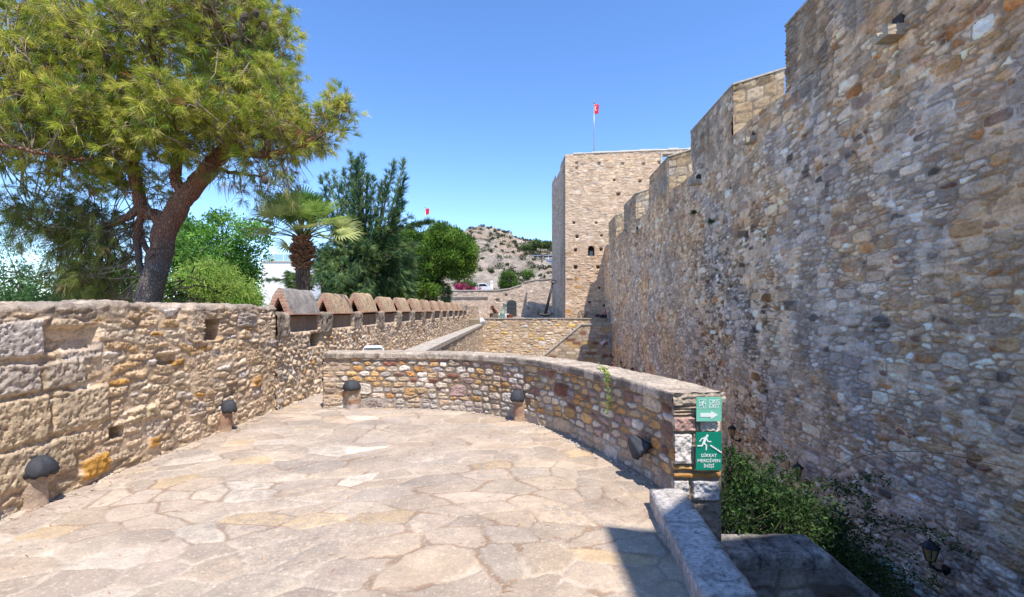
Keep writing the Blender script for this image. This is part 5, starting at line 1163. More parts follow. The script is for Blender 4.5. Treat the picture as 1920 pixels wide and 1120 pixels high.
# ---- umbrella pine (big one)
pine = empty('pine_tree', (at(275, 570, 9.6).x, 9.6, GZ)); tag(pine, 'large spreading pine with reddish leaning trunk and yellow green needles, top left', 'tree')
PO = np.array(pine.location)
def loc_(pts): return [Vector(p) - Vector(PO) for p in pts]
PY = 9.6
def pth(px, rad, k=6, wob=.012, seed=0):
    p, r_ = smoothpath([at(x, y, Y) for x, y, Y in px], rad, k, wob, seed); return loc_(p), r_
def groundto(px, z, Y): # trunk start below
    return px
tb = at(262, 640, PY); trunk_px = [(262, 640, PY), (275, 580, PY), (288, 530, PY), (302, 470, PY), (312, 425, PY), (330, 395, PY), (352, 362, PY), (385, 325, PY), (420, 285, PY), (443, 258, PY - .1), (453, 200, PY - .2), (462, 130, PY - .2), (474, 60, PY), (492, -60, PY)]
tp_, tr2 = pth(trunk_px, [.235, .22, .21, .205, .22, .205, .185, .165, .145, .15, .12, .10, .08, .04], 6, .012)
tp_ = [Vector((-.25, 0, 0)), Vector((-.2, 0, 1.5))] + tp_; tr2 = [.33, .26] + tr2
V, Fc = tubes([(tp_, tr2)], 20)
V = V + (np.stack([fbm(V[:, 2] * 3 + V[:, 0] * 6, V[:, 1] * 8, 5, 3), fbm(V[:, 2] * 3, V[:, 0] * 8 + V[:, 1] * 5, 6, 3), 0 * V[:, 0] + .5], 1) - .5) * .10
npmesh('trunk', V, Fc, M['bark_pine'], pine)
limbs = [([(306, 425, PY), (292, 405, PY), (275, 400, PY), (262, 375, PY - .1), (252, 320, PY - .2), (238, 240, PY - .3), (205, 150, PY - .4), (150, 20, PY - .5)], [.13, .13, .12, .115, .10, .09, .07, .04]),
    ([(300, 402, PY), (322, 408, PY)], [.07, .09]),
    ([(350, 370, PY), (333, 345, PY), (328, 320, PY), (336, 285, PY), (328, 210, PY - .3), (285, 100, PY - .5), (260, 0, PY - .4)], [.13, .11, .10, .09, .08, .05, .03]),
    ([(425, 282, PY), (455, 287, PY - .2), (500, 290, PY - .3), (560, 275, PY - .4), (610, 245, PY - .4), (635, 220, PY - .4)], [.12, .09, .07, .05, .03, .015]),
    ([(453, 200, PY), (490, 190, PY), (540, 200, PY), (580, 215, PY)], [.07, .05, .04, .02]), ([(462, 130, PY), (490, 100, PY + .4), (520, 60, PY + .6)], [.06, .04, .02]), ([(465, 120, PY), (430, 80, PY - .6), (400, 20, PY - 1)], [.06, .05, .02]),
    ([(262, 390, PY), (225, 415, PY), (170, 432, PY + .2), (110, 440, PY + .3), (50, 425, PY + .4)], [.09, .07, .05, .04, .02]), ([(266, 400, PY), (258, 440, PY), (262, 500, PY), (270, 545, PY)], [.07, .07, .06, .03]),
    ([(250, 310, PY), (200, 250, PY - .6), (120, 190, PY - 1.0), (20, 120, PY - 1.3), (-60, 90, PY - 1.5)], [.07, .06, .045, .03, .02]), ([(245, 290, PY), (180, 300, PY - .8), (90, 290, PY - 1.4), (0, 270, PY - 1.8)], [.06, .05, .03, .02]),
    ([(235, 230, PY), (180, 190, PY + .8), (100, 150, PY + 1.4), (20, 60, PY + 1.8)], [.06, .05, .04, .02]), ([(328, 210, PY), (380, 160, PY + .8), (420, 100, PY + 1.2)], [.05, .04, .02]), ([(280, 475, PY), (262, 440, PY + .1), (250, 420, PY + .3)], [.06, .05, .03]),
    ([(400, 305, PY), (420, 320, PY), (450, 325, PY - .2), (490, 330, PY - .3)], [.06, .04, .03, .015])]
tubeobj('limbs', [pth(a, b, 6, .018, i) for i, (a, b) in enumerate(limbs)], M['bark_pine'], pine, 9)
r = np.random.default_rng(42); pts = []; dirs_ = []; tw_paths = []
#    cx   cy   Y     rx   ry  depth n
bl = [(300, 110, 9.4, 190, 90, 1.9, 190), (130, 150, 9.0, 150, 110, 1.8, 190), (30, 60, 9.2, 130, 110, 1.8, 130), (420, 60, 9.6, 100, 90, 1.6, 110), (490, 110, 9.7, 50, 85, 1.0, 60), (500, 30, 9.7, 35, 40, .8, 30),
      (545, 240, 9.3, 60, 42, .9, 72), (500, 185, 9.4, 60, 50, 1.0, 50), (400, 215, 9.0, 110, 50, 1.2, 110), (300, 240, 8.9, 110, 60, 1.2, 110), (170, 255, 8.9, 120, 60, 1.4, 120), (50, 240, 9.0, 110, 70, 1.5, 110),
      (130, 330, 9.4, 120, 35, 1.4, 34), (250, 345, 9.6, 80, 25, 1.0, 16), (628, 222, 9.2, 22, 36, .3, 22), (480, 285, 9.3, 60, 20, .6, 22), (90, 400, 9.6, 80, 40, 1.0, 52), (170, 430, 9.6, 90, 50, 1.0, 66), (185, 500, 9.8, 70, 45, .9, 66), (240, 570, 10.0, 70, 35, .7, 25),
      (370, 5, 9.2, 160, 50, 1.8, 75), (200, 10, 9.4, 220, 60, 1.8, 120), (470, 340, 9.3, 70, 35, .6, 12), (530, 345, 9.3, 30, 30, .5, 7)]
CL = []; CK = []
for k, (cx, cy, Y, rx, ry, rd, n) in enumerate(bl):
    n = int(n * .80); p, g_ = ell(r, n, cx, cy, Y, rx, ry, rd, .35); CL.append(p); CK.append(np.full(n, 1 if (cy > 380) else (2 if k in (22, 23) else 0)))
CL = np.concatenate(CL); CK = np.concatenate(CK)
# branchlets: from each clump toward inner limb, tufts on it
limbpts = np.array([tuple(q + Vector(PO)) for a, b in limbs for q in pth(a, b, 3)[0]])
B0 = []; D0 = []; B1 = []; D1 = []
for i, c in enumerate(CL):
    d2 = ((limbpts - c) ** 2).sum(1); q = limbpts[np.argsort(d2)[r.integers(0, 6)]]; v = c - q; L = np.linalg.norm(v) + 1e-6; v /= L
    out = unit((v * .7 + np.array((0, 0, .1)) + r.normal(0, .35, 3))[None])[0]
    st_ = c - v * min(L, .9); mid = (st_ + c) / 2 + np.array((0, 0, -.08)) + r.normal(0, .03, 3)
    tw_paths.append((loc_([st_, mid, c]), [.014, .010, .006]))
    nt_ = 7 if CK[i] != 2 else 5
    for j in range(nt_):
        side = unit(np.cross(out, r.normal(0, 1, 3))[None])[0]; s = r.uniform(.05, .30); base = c + side * s * .8 + out * r.uniform(-.25, .2); tip = base + (out * .8 + side * .8) * .08; dd = out * .7 + side * .55 + np.array((0, 0, .15 if CK[i] == 0 else -.5)) + r.normal(0, .25, 3)
        (B0 if CK[i] == 0 else B1).append(tip); (D0 if CK[i] == 0 else D1).append(dd)
        if j % 3 == 0: tw_paths.append((loc_([c - out * .12, (c + tip) / 2 + r.normal(0, .02, 3), tip]), [.007, .006, .004]))
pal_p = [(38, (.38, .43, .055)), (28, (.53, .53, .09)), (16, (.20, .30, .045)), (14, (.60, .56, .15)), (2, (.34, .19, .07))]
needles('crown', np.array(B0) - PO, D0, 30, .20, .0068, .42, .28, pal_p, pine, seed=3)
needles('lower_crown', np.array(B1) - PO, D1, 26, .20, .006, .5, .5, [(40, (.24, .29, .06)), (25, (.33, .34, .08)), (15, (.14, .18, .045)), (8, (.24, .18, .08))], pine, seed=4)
# bare hanging twigs and cones
paths = []
for k in range(90):
    cx, cy = (r.uniform(200, 330), r.uniform(320, 400)) if k % 2 else (r.uniform(420, 560), r.uniform(285, 340)); p0 = np.array(at(cx, cy, PY + r.uniform(-.4, .4))); v = np.array((r.uniform(-.3, .3), r.uniform(-.2, .2), -r.uniform(.2, .6)))
    paths.append((loc_([p0, p0 + v * .5 + r.normal(0, .04, 3), p0 + v]), [.009, .006, .003]))
for k in range(46):     # dead tangle low by the trunk
    cx, cy = (r.uniform(180, 290), r.uniform(440, 560)) if k % 3 else (r.uniform(300, 365), r.uniform(510, 570)); p0 = np.array(at(cx, cy, PY + r.uniform(-.3, .5))); v = np.array((r.uniform(-.7, .7), r.uniform(-.2, .2), r.uniform(-.5, .25)))
    paths.append((loc_([p0, p0 + v * .5 + r.normal(0, .08, 3), p0 + v]), [.018, .012, .005]))
tubeobj('dead_twigs', paths[90:], M['twig_dark'], pine, 4); tubeobj('twigs', tw_paths + paths[:90], M['twig'], pine, 4)
for k in range(16):
    cx, cy = [(270, 30), (275, 45), (290, 55), (320, 70), (125, 70), (200, 108), (152, 128), (460, 30), (480, 25), (455, 35), (495, 50), (440, 70), (35, 180), (497, 338), (240, 90), (30, 190)][k]; c = at(cx, cy, 8.3) - Vector(PO); bm = bmesh.new()
    bmesh.ops.create_icosphere(bm, subdivisions=2, radius=.05, matrix=Matrix.Translation(c) @ Matrix.Diagonal((1, 1, 1.5, 1)))
    for v in bm.verts: v.co += (v.co - c).normalized() * random.uniform(-.008, .010)
    bmobj('pine_cone', bm, M['twig_dark'], pine)

def broad(name, lab, x, Y, trunk_r, ellipses, nl, size, pal, clr, seed, forks=5, top=None, asp=.5, mat=None, upb=0, cat='tree', gz=GZ, sh=.45):
    r = np.random.default_rng(seed); o = empty(name, ((x - 960) * Y / F, Y, gz)); tag(o, lab, cat); O = np.array(o.location)
    Cs = []
    for (cx, cy, rx, ry, rd, n) in ellipses: Cs.append(ell(r, n, cx, cy, Y + r.uniform(-.2, .2), rx, ry, rd, sh)[0])
    Cs = np.concatenate(Cs) - O; Cs = Cs[Cs[:, 2] > .2]
    ctr = Cs.mean(0); zlo = np.percentile(Cs[:, 2], 12); paths = [([Vector((0, 0, 0)), Vector((ctr[0] * .3, 0, zlo * .6)), Vector((ctr[0] * .6, 0, (zlo + ctr[2]) / 2)), Vector(ctr)], [trunk_r * 1.2, trunk_r, trunk_r * .7, trunk_r * .25])]
    tubeobj('trunk', [smoothpath(*paths[0], 5, .02, seed)], mat or M['bark'], o, 9)
    lp = []
    sel = Cs[r.choice(len(Cs), min(len(Cs), forks * 8), replace=False)]
    for c in sel:
        s = Vector((ctr[0] * .5, 0, zlo * r.uniform(.75, 1.15))); m = (s + Vector(c)) / 2 + Vector(r.normal(0, .12, 3)); lp.append(([s, m, Vector(c)], [trunk_r * .35, trunk_r * .18, .008]))
    tubeobj('limbs', lp, mat or M['bark'], o, 5)
    leaves('crown', Cs, nl, clr * np.random.default_rng(seed + 1).uniform(.6, 1.3, len(Cs)), size, pal, o, seed, asp, .2, upb)
    return o
# bright pinnate tree behind the pine
broad('acacia_tree', 'bright green feathery leafed tree right behind the pine trunk', 420, 18, .18, [(395, 475, 75, 50, 1.2, 95), (420, 525, 62, 46, 1.2, 85), (470, 440, 35, 28, .8, 15), (350, 440, 45, 28, .8, 18), (470, 480, 24, 34, .7, 8), (400, 412, 40, 14, .5, 8), (330, 520, 40, 60, .8, 50), (230, 540, 70, 45, 1, 50)],
    90, .14, [(40, (.15, .33, .05)), (30, (.20, .38, .07)), (20, (.08, .20, .03))], .38, 5, asp=.42)
broad('pepper_shrub', 'pale yellow green weeping shrub below the bright tree', 395, 15.5, .07, [(385, 520, 50, 34, .6, 60), (430, 545, 45, 30, .5, 45), (470, 562, 28, 12, .5, 18)], 110, .13, [(40, (.42, .55, .13)), (30, (.32, .48, .09)), (20, (.18, .34, .05))], .34, 6, asp=.18, upb=-.6, cat='shrub')
broad('olive_tree', 'thin wispy blue green tree at the far left edge', 30, 12.5, .09, [(35, 500, 50, 60, .9, 60), (100, 540, 45, 30, .7, 32), (10, 560, 60, 25, .7, 45), (75, 560, 60, 20, .7, 30), (15, 440, 20, 25, .4, 8)], 50, .09, [(40, (.08, .20, .06)), (30, (.05, .14, .04)), (20, (.12, .26, .08))], .30, 7, asp=.25)
broad('hedge_shrub', 'low green shrub line behind the left wall top near the left edge', 90, 13.5, .05, [(90, 575, 90, 16, .8, 70), (170, 565, 60, 20, .6, 50), (200, 540, 60, 40, .8, 50)], 80, .09, [(40, (.09, .20, .03)), (30, (.14, .26, .05)), (4, (.45, .10, .10))], .26, 8, cat='shrub')
# dense round tree
broad('carob_tree', 'round dense bright green tree left of the rocky hill', 815, 30, .22, [(854, 474, 34, 40, 1.4, 100), (862, 500, 24, 22, 1.0, 30), (795, 490, 44, 42, 1.6, 110), (770, 458, 32, 22, 1.2, 50), (832, 442, 24, 16, 1.0, 36), (812, 448, 10, 8, .5, 8), (760, 510, 26, 36, 1.2, 30), (790, 540, 40, 20, 1.2, 26)],
    230, .17, [(36, (.13, .24, .03)), (26, (.21, .34, .05)), (28, (.07, .14, .02))], .52, 9, asp=.4, upb=.7, sh=.62)
# dark feathery casuarina
cas = empty('casuarina_tree', (at(680, 560, 18).x, 18, GZ)); tag(cas, 'tall dark green feathery conifer with upright plumes between palm and round tree', 'tree'); CO = np.array(cas.location)
r = np.random.default_rng(77); plumes = []
tips = [(656, 286, 480), (680, 290, 470), (668, 305, 460), (612, 326, 470), (602, 333, 500), (625, 318, 480), (727, 322, 500), (738, 306, 480), (757, 300, 500), (760, 330, 500), (640, 345, 470), (700, 335, 480), (645, 320, 480), (752, 360, 520), (600, 370, 500), (715, 345, 500), (690, 330, 470), (660, 330, 470), (745, 400, 520), (755, 380, 520), (670, 300, 470)]
B = []; D = []; tpth = []
def plume(p0, p1, wdt, n, up=.9):
    for k in range(n):
        t = r.uniform(.08, 1) ** .85; c = p0 + (p1 - p0) * t; w_ = wdt * (1.15 - t) * (0.45 + .55 * min(1, t * 3)); g_ = r.normal(0, 1, 3); g_[2] *= .4; B.append(c + g_ * w_ * .55); dd = (p1 - p0) / np.linalg.norm(p1 - p0) * up + g_ * .35; D.append(dd)
for (tx, ty, by) in tips:
    Yp = 18 + r.uniform(-1.2, 1.2); p1 = np.array(at(tx, ty, Yp)); p0 = np.array(at(680 + (tx - 680) * .35, by, 18)); plume(p0, p1, .25, 115); tpth.append(([Vector(p0 - CO), Vector((p0 + p1) / 2 - CO) + Vector((0, 0, -.05)), Vector(p1 - CO)], [.05, .03, .008]))
for k in range(34):    # mid and lower sprays
    cx = r.uniform(600, 765); cy = r.uniform(425, 520); Yp = 18 + r.uniform(-1.6, 1.2); p0 = np.array(at(680 + (cx - 680) * .3, cy + 10, 18)); p1 = np.array(at(cx + (cx - 680) * .12, cy - r.uniform(-10, 50), Yp)); plume(p0, p1, .42, 52, .5); tpth.append(([Vector(p0 - CO), Vector(p1 - CO)], [.03, .008]))
for k in range(70):    # drooping skirt
    cx = r.uniform(590, 775); cy = r.uniform(470, 560); Yp = 18 + (r.uniform(-2.2, 1.0) if cx < 690 else r.uniform(.2, 1.6)); p0 = np.array(at(cx * .7 + 690 * .3, cy - 30, 18)); p1 = np.array(at(cx, cy + 25, Yp)); plume(p0, p1, .5, 75, .5); tpth.append(([Vector(p0 - CO), Vector(p1 - CO)], [.02, .006]))
p0 = np.array(at(740, 430, 18)); p1 = np.array(at(808, 415, 17.5)); plume(p0, p1, .22, 110, .7); tpth.append(([Vector(p0 - CO), Vector(p1 - CO)], [.02, .006]))
for k in range(8):
    p0 = np.array(at(590, 545 - k * 5, 18)); p1 = np.array(at(r.uniform(500, 560), r.uniform(505, 560), 17.5)); plume(p0, p1, .25, 50, .6); tpth.append(([Vector(p0 - CO), Vector(p1 - CO)], [.02, .006]))
tubeobj('limbs', tpth, M['bark'], cas, 5)
tubeobj('trunk', [([Vector((0, 0, 0)), Vector(np.array(at(682, 540, 18)) - CO), Vector(np.array(at(680, 440, 18)) - CO), Vector(np.array(at(678, 360, 18)) - CO)], [.25, .18, .12, .03])], M['bark'], cas, 9)
needles('crown', np.array(B) - CO, D, 12, .26, .012, .26, .18, [(36, (.06, .14, .06)), (30, (.12, .22, .07)), (24, (.24, .34, .11)), (10, (.03, .075, .04))], cas, seed=8)

# fan palm -------------------------------------------------------
pm = empty('fan_palm', (at(568, 560, 12).x, 12, GZ)); tag(pm, 'fan palm with a shaggy brown collar and stiff yellow green fans', 'tree'); QO = np.array(pm.location)
hc = at(567, 452, 12) - Vector(QO)
tubeobj('trunk', [smoothpath([(0, 0, 0), (0, 0, hc.z * .5), (hc.x * .5, 0, hc.z - .9), (hc.x, 0, hc.z - .1)], [.24, .18, .165, .17], 8, .006, 3)], M['bark'], pm, 14)
r = np.random.default_rng(5); V = []; Fb = []
for k in range(230):    # cut leaf bases
    z = hc.z - .78 + .85 * k / 230; a = k * 2.399; prof_r = .14 + .17 * math.sin(min(1, (k / 230) * 1.15) * math.pi * .85) ** .8; rd_ = Vector((math.cos(a), math.sin(a), 0)); tn = Vector((-math.sin(a), math.cos(a), 0))
    b = Vector((hc.x, 0, z)) + rd_ * .12; e = Vector((hc.x, 0, z + r.uniform(.02, .15))) + rd_ * (prof_r + r.uniform(-.03, .05)); w1 = .055; w2 = r.uniform(.015, .035); th = Vector((0, 0, .02)); i0 = len(V)
    V += [b - tn * w1 - th, b + tn * w1 - th, b + tn * w1 + th, b - tn * w1 + th, e - tn * w2 - th * .5, e + tn * w2 - th * .5, e + tn * w2 + th * .5, e - tn * w2 + th * .5]
    Fb += [tuple(i0 + x for x in f) for f in ((0, 1, 5, 4), (1, 2, 6, 5), (2, 3, 7, 6), (3, 0, 4, 7), (4, 5, 6, 7))]
npmesh('leaf_bases', [tuple(v) for v in V], [np.array([list(f) for f in Fb])], simple('palm_boot', (.23, .12, .07), .9, 0, .45, 7), pm, None, False)
Vl = []; Fl = []; Cl = []; stems = []
def fan(az, el, Ls, R_, col):
    d = Vector((math.cos(az) * math.cos(el), math.sin(az) * math.cos(el), math.sin(el))); s0 = hc + Vector((0, 0, .05)); dr = Ls * Ls * .10 * math.cos(el)
    s1 = s0 + d * Ls * .5 + Vector((0, 0, .0)); s2 = s0 + d * Ls + Vector((0, 0, -dr)); stems.append(([s0, s1, s2], [.022, .016, .010]))
    dd = (s2 - s1).normalized(); side = dd.cross(Vector((0, 0, 1))).normalized(); side = Matrix.Rotation(random.uniform(-.45, .45), 3, dd) @ side; nrm = side.cross(dd)
    ns = 34
    for k in range(ns):
        a = math.radians(-125 + 250 * k / (ns - 1)); L = R_ * (.72 + .28 * math.cos(a * .7)) * random.uniform(.92, 1.06); v = dd * math.cos(a) + side * math.sin(a) + nrm * (.28 * (1 - abs(math.cos(a))) + .1)
        v.normalize(); wv = v.cross(nrm).normalized() * (L * .030); pz = []
        for q in (.06, .35, .62, .82, 1.0):
            drp = (q ** 3) * L * .24 * random.uniform(.6, 1.3); pz.append((s2 + v * L * q + Vector((0, 0, -drp)), (.35, 1.1, 1.0, .6, .05)[(.06, .35, .62, .82, 1.0).index(q)]))
        i0 = len(Vl)
        for p, ww in pz: Vl.extend([p - wv * ww + nrm * .006, p, p + wv * ww + nrm * .006]); Cl.extend([np.array(col) * random.uniform(.8, 1.2)] * 3)
        for q in range(4): Fl.extend([(i0 + q * 3, i0 + q * 3 + 1, i0 + q * 3 + 4, i0 + q * 3 + 3), (i0 + q * 3 + 1, i0 + q * 3 + 2, i0 + q * 3 + 5, i0 + q * 3 + 4)])
random.seed(12)
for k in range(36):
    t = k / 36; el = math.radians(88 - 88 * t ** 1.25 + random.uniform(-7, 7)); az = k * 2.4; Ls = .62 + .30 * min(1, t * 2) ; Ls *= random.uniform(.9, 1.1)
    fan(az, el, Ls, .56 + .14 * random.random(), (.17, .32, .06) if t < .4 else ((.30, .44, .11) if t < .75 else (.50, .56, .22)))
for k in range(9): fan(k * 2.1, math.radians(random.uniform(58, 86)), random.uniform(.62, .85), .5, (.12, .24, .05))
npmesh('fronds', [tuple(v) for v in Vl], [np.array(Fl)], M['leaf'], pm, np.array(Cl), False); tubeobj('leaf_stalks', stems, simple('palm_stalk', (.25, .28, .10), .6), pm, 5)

# terrace shrubs -------------------------------------------------
broad('young_cypress', 'small dark upright conifer behind the last parapet caps', 838, 29.5, .06, [(838, 560, 9, 28, .35, 60)], 80, .10, [(40, (.03, .07, .025)), (20, (.05, .1, .03))], .16, 12, asp=.2, upb=.8, cat='shrub', gz=-1.5)
broad('oleander_bush', 'rounded green bush on top of the wall left of the tower', 955, 47, .06, [(953, 525, 18, 17, .8, 60), (968, 535, 12, 8, .6, 20), (942, 537, 10, 7, .5, 14)], 90, .14, [(40, (.10, .19, .03)), (30, (.15, .25, .05)), (14, (.06, .12, .02))], .32, 13, cat='bush', gz=1.5)
broad('hillside_shrub', 'small green bush just left of the tower above the wall', 988, 50, .05, [(988, 515, 11, 8, .6, 26)], 70, .14, [(40, (.12, .22, .04)), (20, (.17, .28, .06))], .28, 14, cat='bush', gz=1.5)
bg_ = broad('bougainvillea', 'magenta flowering bougainvillea behind the far low wall', 872, 46.5, .05, [(872, 535, 22, 10, .6, 60)], 70, .12, [(50, (.10, .20, .04)), (30, (.06, .12, .02))], .26, 15, cat='bush', gz=1.5)
rr_ = np.random.default_rng(3); pf = np.concatenate([ell(rr_, 46, 868, 538, 46.2, 17, 6, .5, .4)[0], ell(rr_, 14, 893, 543, 46.2, 10, 3, .4, .4)[0]]) - np.array(bg_.location); leaves('flowers', pf[::2], 36, .2, .10, [(3, (.55, .05, .20)), (2, (.62, .10, .30))], bg_, 5, .8)

# big dark shrub at the stairs ----------------------------------
sb = empty('jasmine_shrub', (2.6, 5.2, -1.9)); tag(sb, 'dark glossy shrub cascading over the stair side wall below the signs', 'shrub'); SO = np.array(sb.location)
r = np.random.default_rng(21); Cs = []
for (cx, cy, Y, rx, ry, rd, n) in ((1400, 905, 5.1, 45, 45, .28, 85), (1440, 950, 5.0, 85, 48, .30, 150), (1515, 965, 5.05, 65, 45, .28, 90), (1555, 1015, 5.0, 62, 38, .24, 70), (1610, 1060, 5.0, 52, 32, .2, 48), (1650, 1100, 4.95, 45, 28, .2, 36), (1370, 960, 4.75, 25, 40, .15, 30), (1380, 870, 5.1, 22, 18, .15, 16), (1470, 905, 5.1, 36, 14, .2, 16), (1590, 985, 5.1, 40, 26, .2, 12), (1560, 1080, 4.9, 50, 30, .2, 34), (1450, 1020, 4.85, 50, 25, .15, 26)):
    Cs.append(ell(r, n, cx, cy, Y, rx, ry, rd, .2)[0])
Cs = np.concatenate(Cs); tz_ = np.array(topz(Cs[:, 0])); ok = (Cs[:, 1] > 4.62) | (Cs[:, 2] > tz_ + .03); Cs = Cs[ok]
tws = []; extra = []
for (a, b, m_) in (((1540, 905), (1648, 985), (1600, 925)), ((1600, 970), (1790, 1030), (1700, 985)), ((1600, 1000), (1760, 1085), (1690, 1030)), ((1580, 930), (1660, 900), (1620, 895)), ((1640, 1000), (1815, 1035), (1730, 990)), ((1380, 860), (1370, 838), (1372, 850)), ((1430, 890), (1475, 855), (1450, 868)), ((1640, 1060), (1760, 1110), (1700, 1070)), ((1560, 905), (1640, 960), (1610, 920)), ((1500, 915), (1600, 930), (1550, 905))):
    Y = 5.15 + r.uniform(-.1, .1); P0, P1, Pm = at(*a, Y), at(*b, Y), at(*m_, Y + .05); pth_, _r = smoothpath([P0, Pm, P1], [1, 1, 1], 10); tws.append(([p - Vector(SO) for p in pth_], list(np.linspace(.006, .002, len(pth_)))))
    for p in pth_[2:]: extra.append(np.array(p) + r.normal(0, .02, 3))
for c in Cs[::3]:
    s = np.array((np.clip(c[0] - .3, 1.9, 4.6), 5.1, c[2] - .5)); tws.append(([Vector(s - SO), Vector((s + c) / 2 - SO) + Vector(r.normal(0, .05, 3)), Vector(c - SO)], [.008, .005, .002]))
td, _ = smoothpath([at(1545, 905, 5.2), at(1590, 866, 5.15), at(1660, 848, 5.1), at(1760, 850, 5.05), at(1850, 868, 5.0), at(1925, 885, 4.95)], [1] * 6, 8); tws.append(([p - Vector(SO) for p in td], [.0035] * len(td)))
tubeobj('stems', tws, simple('stem_green', (.08, .10, .03), .8), sb, 5)
palS = [(36, (.035, .085, .022)), (28, (.060, .135, .03)), (18, (.018, .045, .014)), (8, (.13, .22, .05))]
leaves('foliage', Cs - SO, 19, .12, .048, palS, sb, 9, .42); leaves('sprigs', np.array(extra) - SO, 7, .045, .045, palS, sb, 10, .38)
# hanging vine on the curved parapet
vn_o = empty('hanging_vine', (0, 0, 0)); tag(vn_o, 'thin yellow green vine strand hanging over the curved parapet coping', 'vine')
u0 = u_of(1147); (pp0, aa) = par_pt(u0, .06); v0 = [Vector((pp0[0] - .0, pp0[1] + .55, .98)), Vector((pp0[0], pp0[1] + .30, .935)), Vector((pp0[0], pp0[1] + .03, .93)), Vector((pp0[0], pp0[1] - .02, .85)), Vector((pp0[0] + .01, pp0[1] - .02, .70)), Vector((pp0[0], pp0[1] - .02, .53))]
q, qr = smoothpath(v0, [.004] * 6, 8, .006, 4); tubeobj('stem', [(q, qr)], simple('vine_stem', (.30, .34, .08), .8), vn_o, 4)
leaves('leaves', np.array([tuple(p) for p in q[8:]]), 5, .03, .035, [(1, (.34, .42, .07)), (1, (.22, .34, .05))], vn_o, 3, .5)
# tufts on wall
for (x, y, lab) in ((1307, 398, 'tiny green weed growing from the curtain wall below the second spout'), (1340, 415, 'faint second weed on the curtain wall right of the tiny green one')):
    u, z = ruz(x, y); o = empty('wall_weed', wp(u, -.03, z)); tag(o, lab, 'plant'); needles('leaves', np.zeros((14, 3)), np.array([(-1, random.uniform(-.8, .8), random.uniform(-.2, 1)) for _ in range(14)]), 5, .22, .015, .3, .4, [(1, (.08, .13, .04))], o)

# ============================================================ HILL and far things
def hillz(X, Y):
    ridge = np.interp(X, [-120, -60, -45, -30, -17, -12, -3, 5, 20, 60, 140], [2, 6, 11, 20.5, 27.5, 29.6, 28.4, 24.2, 19, 14, 10])
    s = np.clip((Y - 62) / (165 - 62), 0, 1); base = 1.2 + (ridge - 1.2) * (s ** 1.12)
    back = np.clip((Y - 165) / 120, 0, 1); base = base * (1 - back * .6)
    n = fbm(X * .06, Y * .06, 200, 5); rg = 1 - np.abs(fbm(X * .12, Y * .12, 210, 4) * 2 - 1)
    n2 = fbm(X * .5, Y * .5, 220, 4)
    return base + ((n - .5) * 6 + (rg - .6) * 3.6 + (n2 - .5) * 2.2) * np.clip(s * 2.2, 0.06, 1) * np.clip(1.25 - s * .55, .35, 1)
X1 = np.linspace(-120, 140, 420); Y1 = np.concatenate([np.linspace(60, 180, 300), np.linspace(183, 300, 20)]); U, Vv = np.meshgrid(X1, Y1, indexing='ij'); u = U.ravel(); v = Vv.ravel()
z = hillz(u, v); 
cr = fbm(u * .3, v * .3, 230, 5); c = np.array((.33, .275, .22)) * (.45 + 1.1 * cr)[:, None]; k = sstep((fbm(u * .09, v * .09, 240, 3) - .55) / .08)[:, None] * .35; c = c * (1 - k) + np.array((.36, .22, .13)) * (.7 + .6 * cr)[:, None] * k
k = sstep((fbm(u * .35, v * .35, 250, 4) - .60) / .05)[:, None] * .65; c = c * (1 - k) + np.array((.15, .15, .08)) * k
hl = npmesh('hill', np.stack([u, v, z], 1), [gridfaces(420, 320)], None, None, c, False)
def hmat():
    m, t, b = newmat('hill_rock'); co = objco(t); a = t.nodes.new("ShaderNodeVertexColor"); a.layer_name = "Col"; n1 = ramp(t, noise(t, .9, 8, .75, co), [(.3, (.5, .5, .5)), (.5, (1, 1, 1)), (.72, (1.45, 1.42, 1.4))]); c = mixc(t, a.outputs[0], n1.outputs[0], 1.0, 'MULTIPLY')
    t.links.new(c, b.inputs['Base Color']); b.inputs['Roughness'].default_value = 1; bump(t, b, noise(t, .8, 8, .75, co), 1, .8); return m
hl.data.materials.append(hmat()); tag(hl, kind='structure')
r = np.random.default_rng(31); n = 1300; X = r.uniform(-60, 40, n); Y = r.uniform(66, 172, n); keep = fbm(X * .07, Y * .07, 260, 3) > .40; X = X[keep]; Y = Y[keep]; Z = hillz(X, Y)
sc = leaves('scrub', np.stack([X, Y, Z + .25], 1), 60, r.uniform(.3, 1.0, len(X)), .42, [(40, (.07, .085, .035)), (30, (.10, .11, .05)), (14, (.05, .06, .03))], None, 5, .6, .35); tag(sc, kind='stuff', label='scattered dark scrub dotting the rocky hill', cat='scrub')
for j, (cx, cy, rx, ry, lab) in enumerate(((1012, 457, 14, 7, 'row of dark green trees on the ridge line touching the tower'), (988, 464, 10, 5, 'low dark bush cluster on the ridge left of the ridge trees'))):
    broad('ridge_tree', lab, cx, 132, .12, [(cx, cy + 1, rx, ry * .6, 2.0, 40), (cx + rx, cy + 3, rx * .6, ry * .6, 1.5, 20)], 80, .5, [(40, (.10, .15, .05)), (30, (.15, .20, .07))], .9, 90 + j, cat='trees', gz=float(hillz(np.array([(cx - 960) * 132 / F]), np.array([132.]))[0]) - .5)
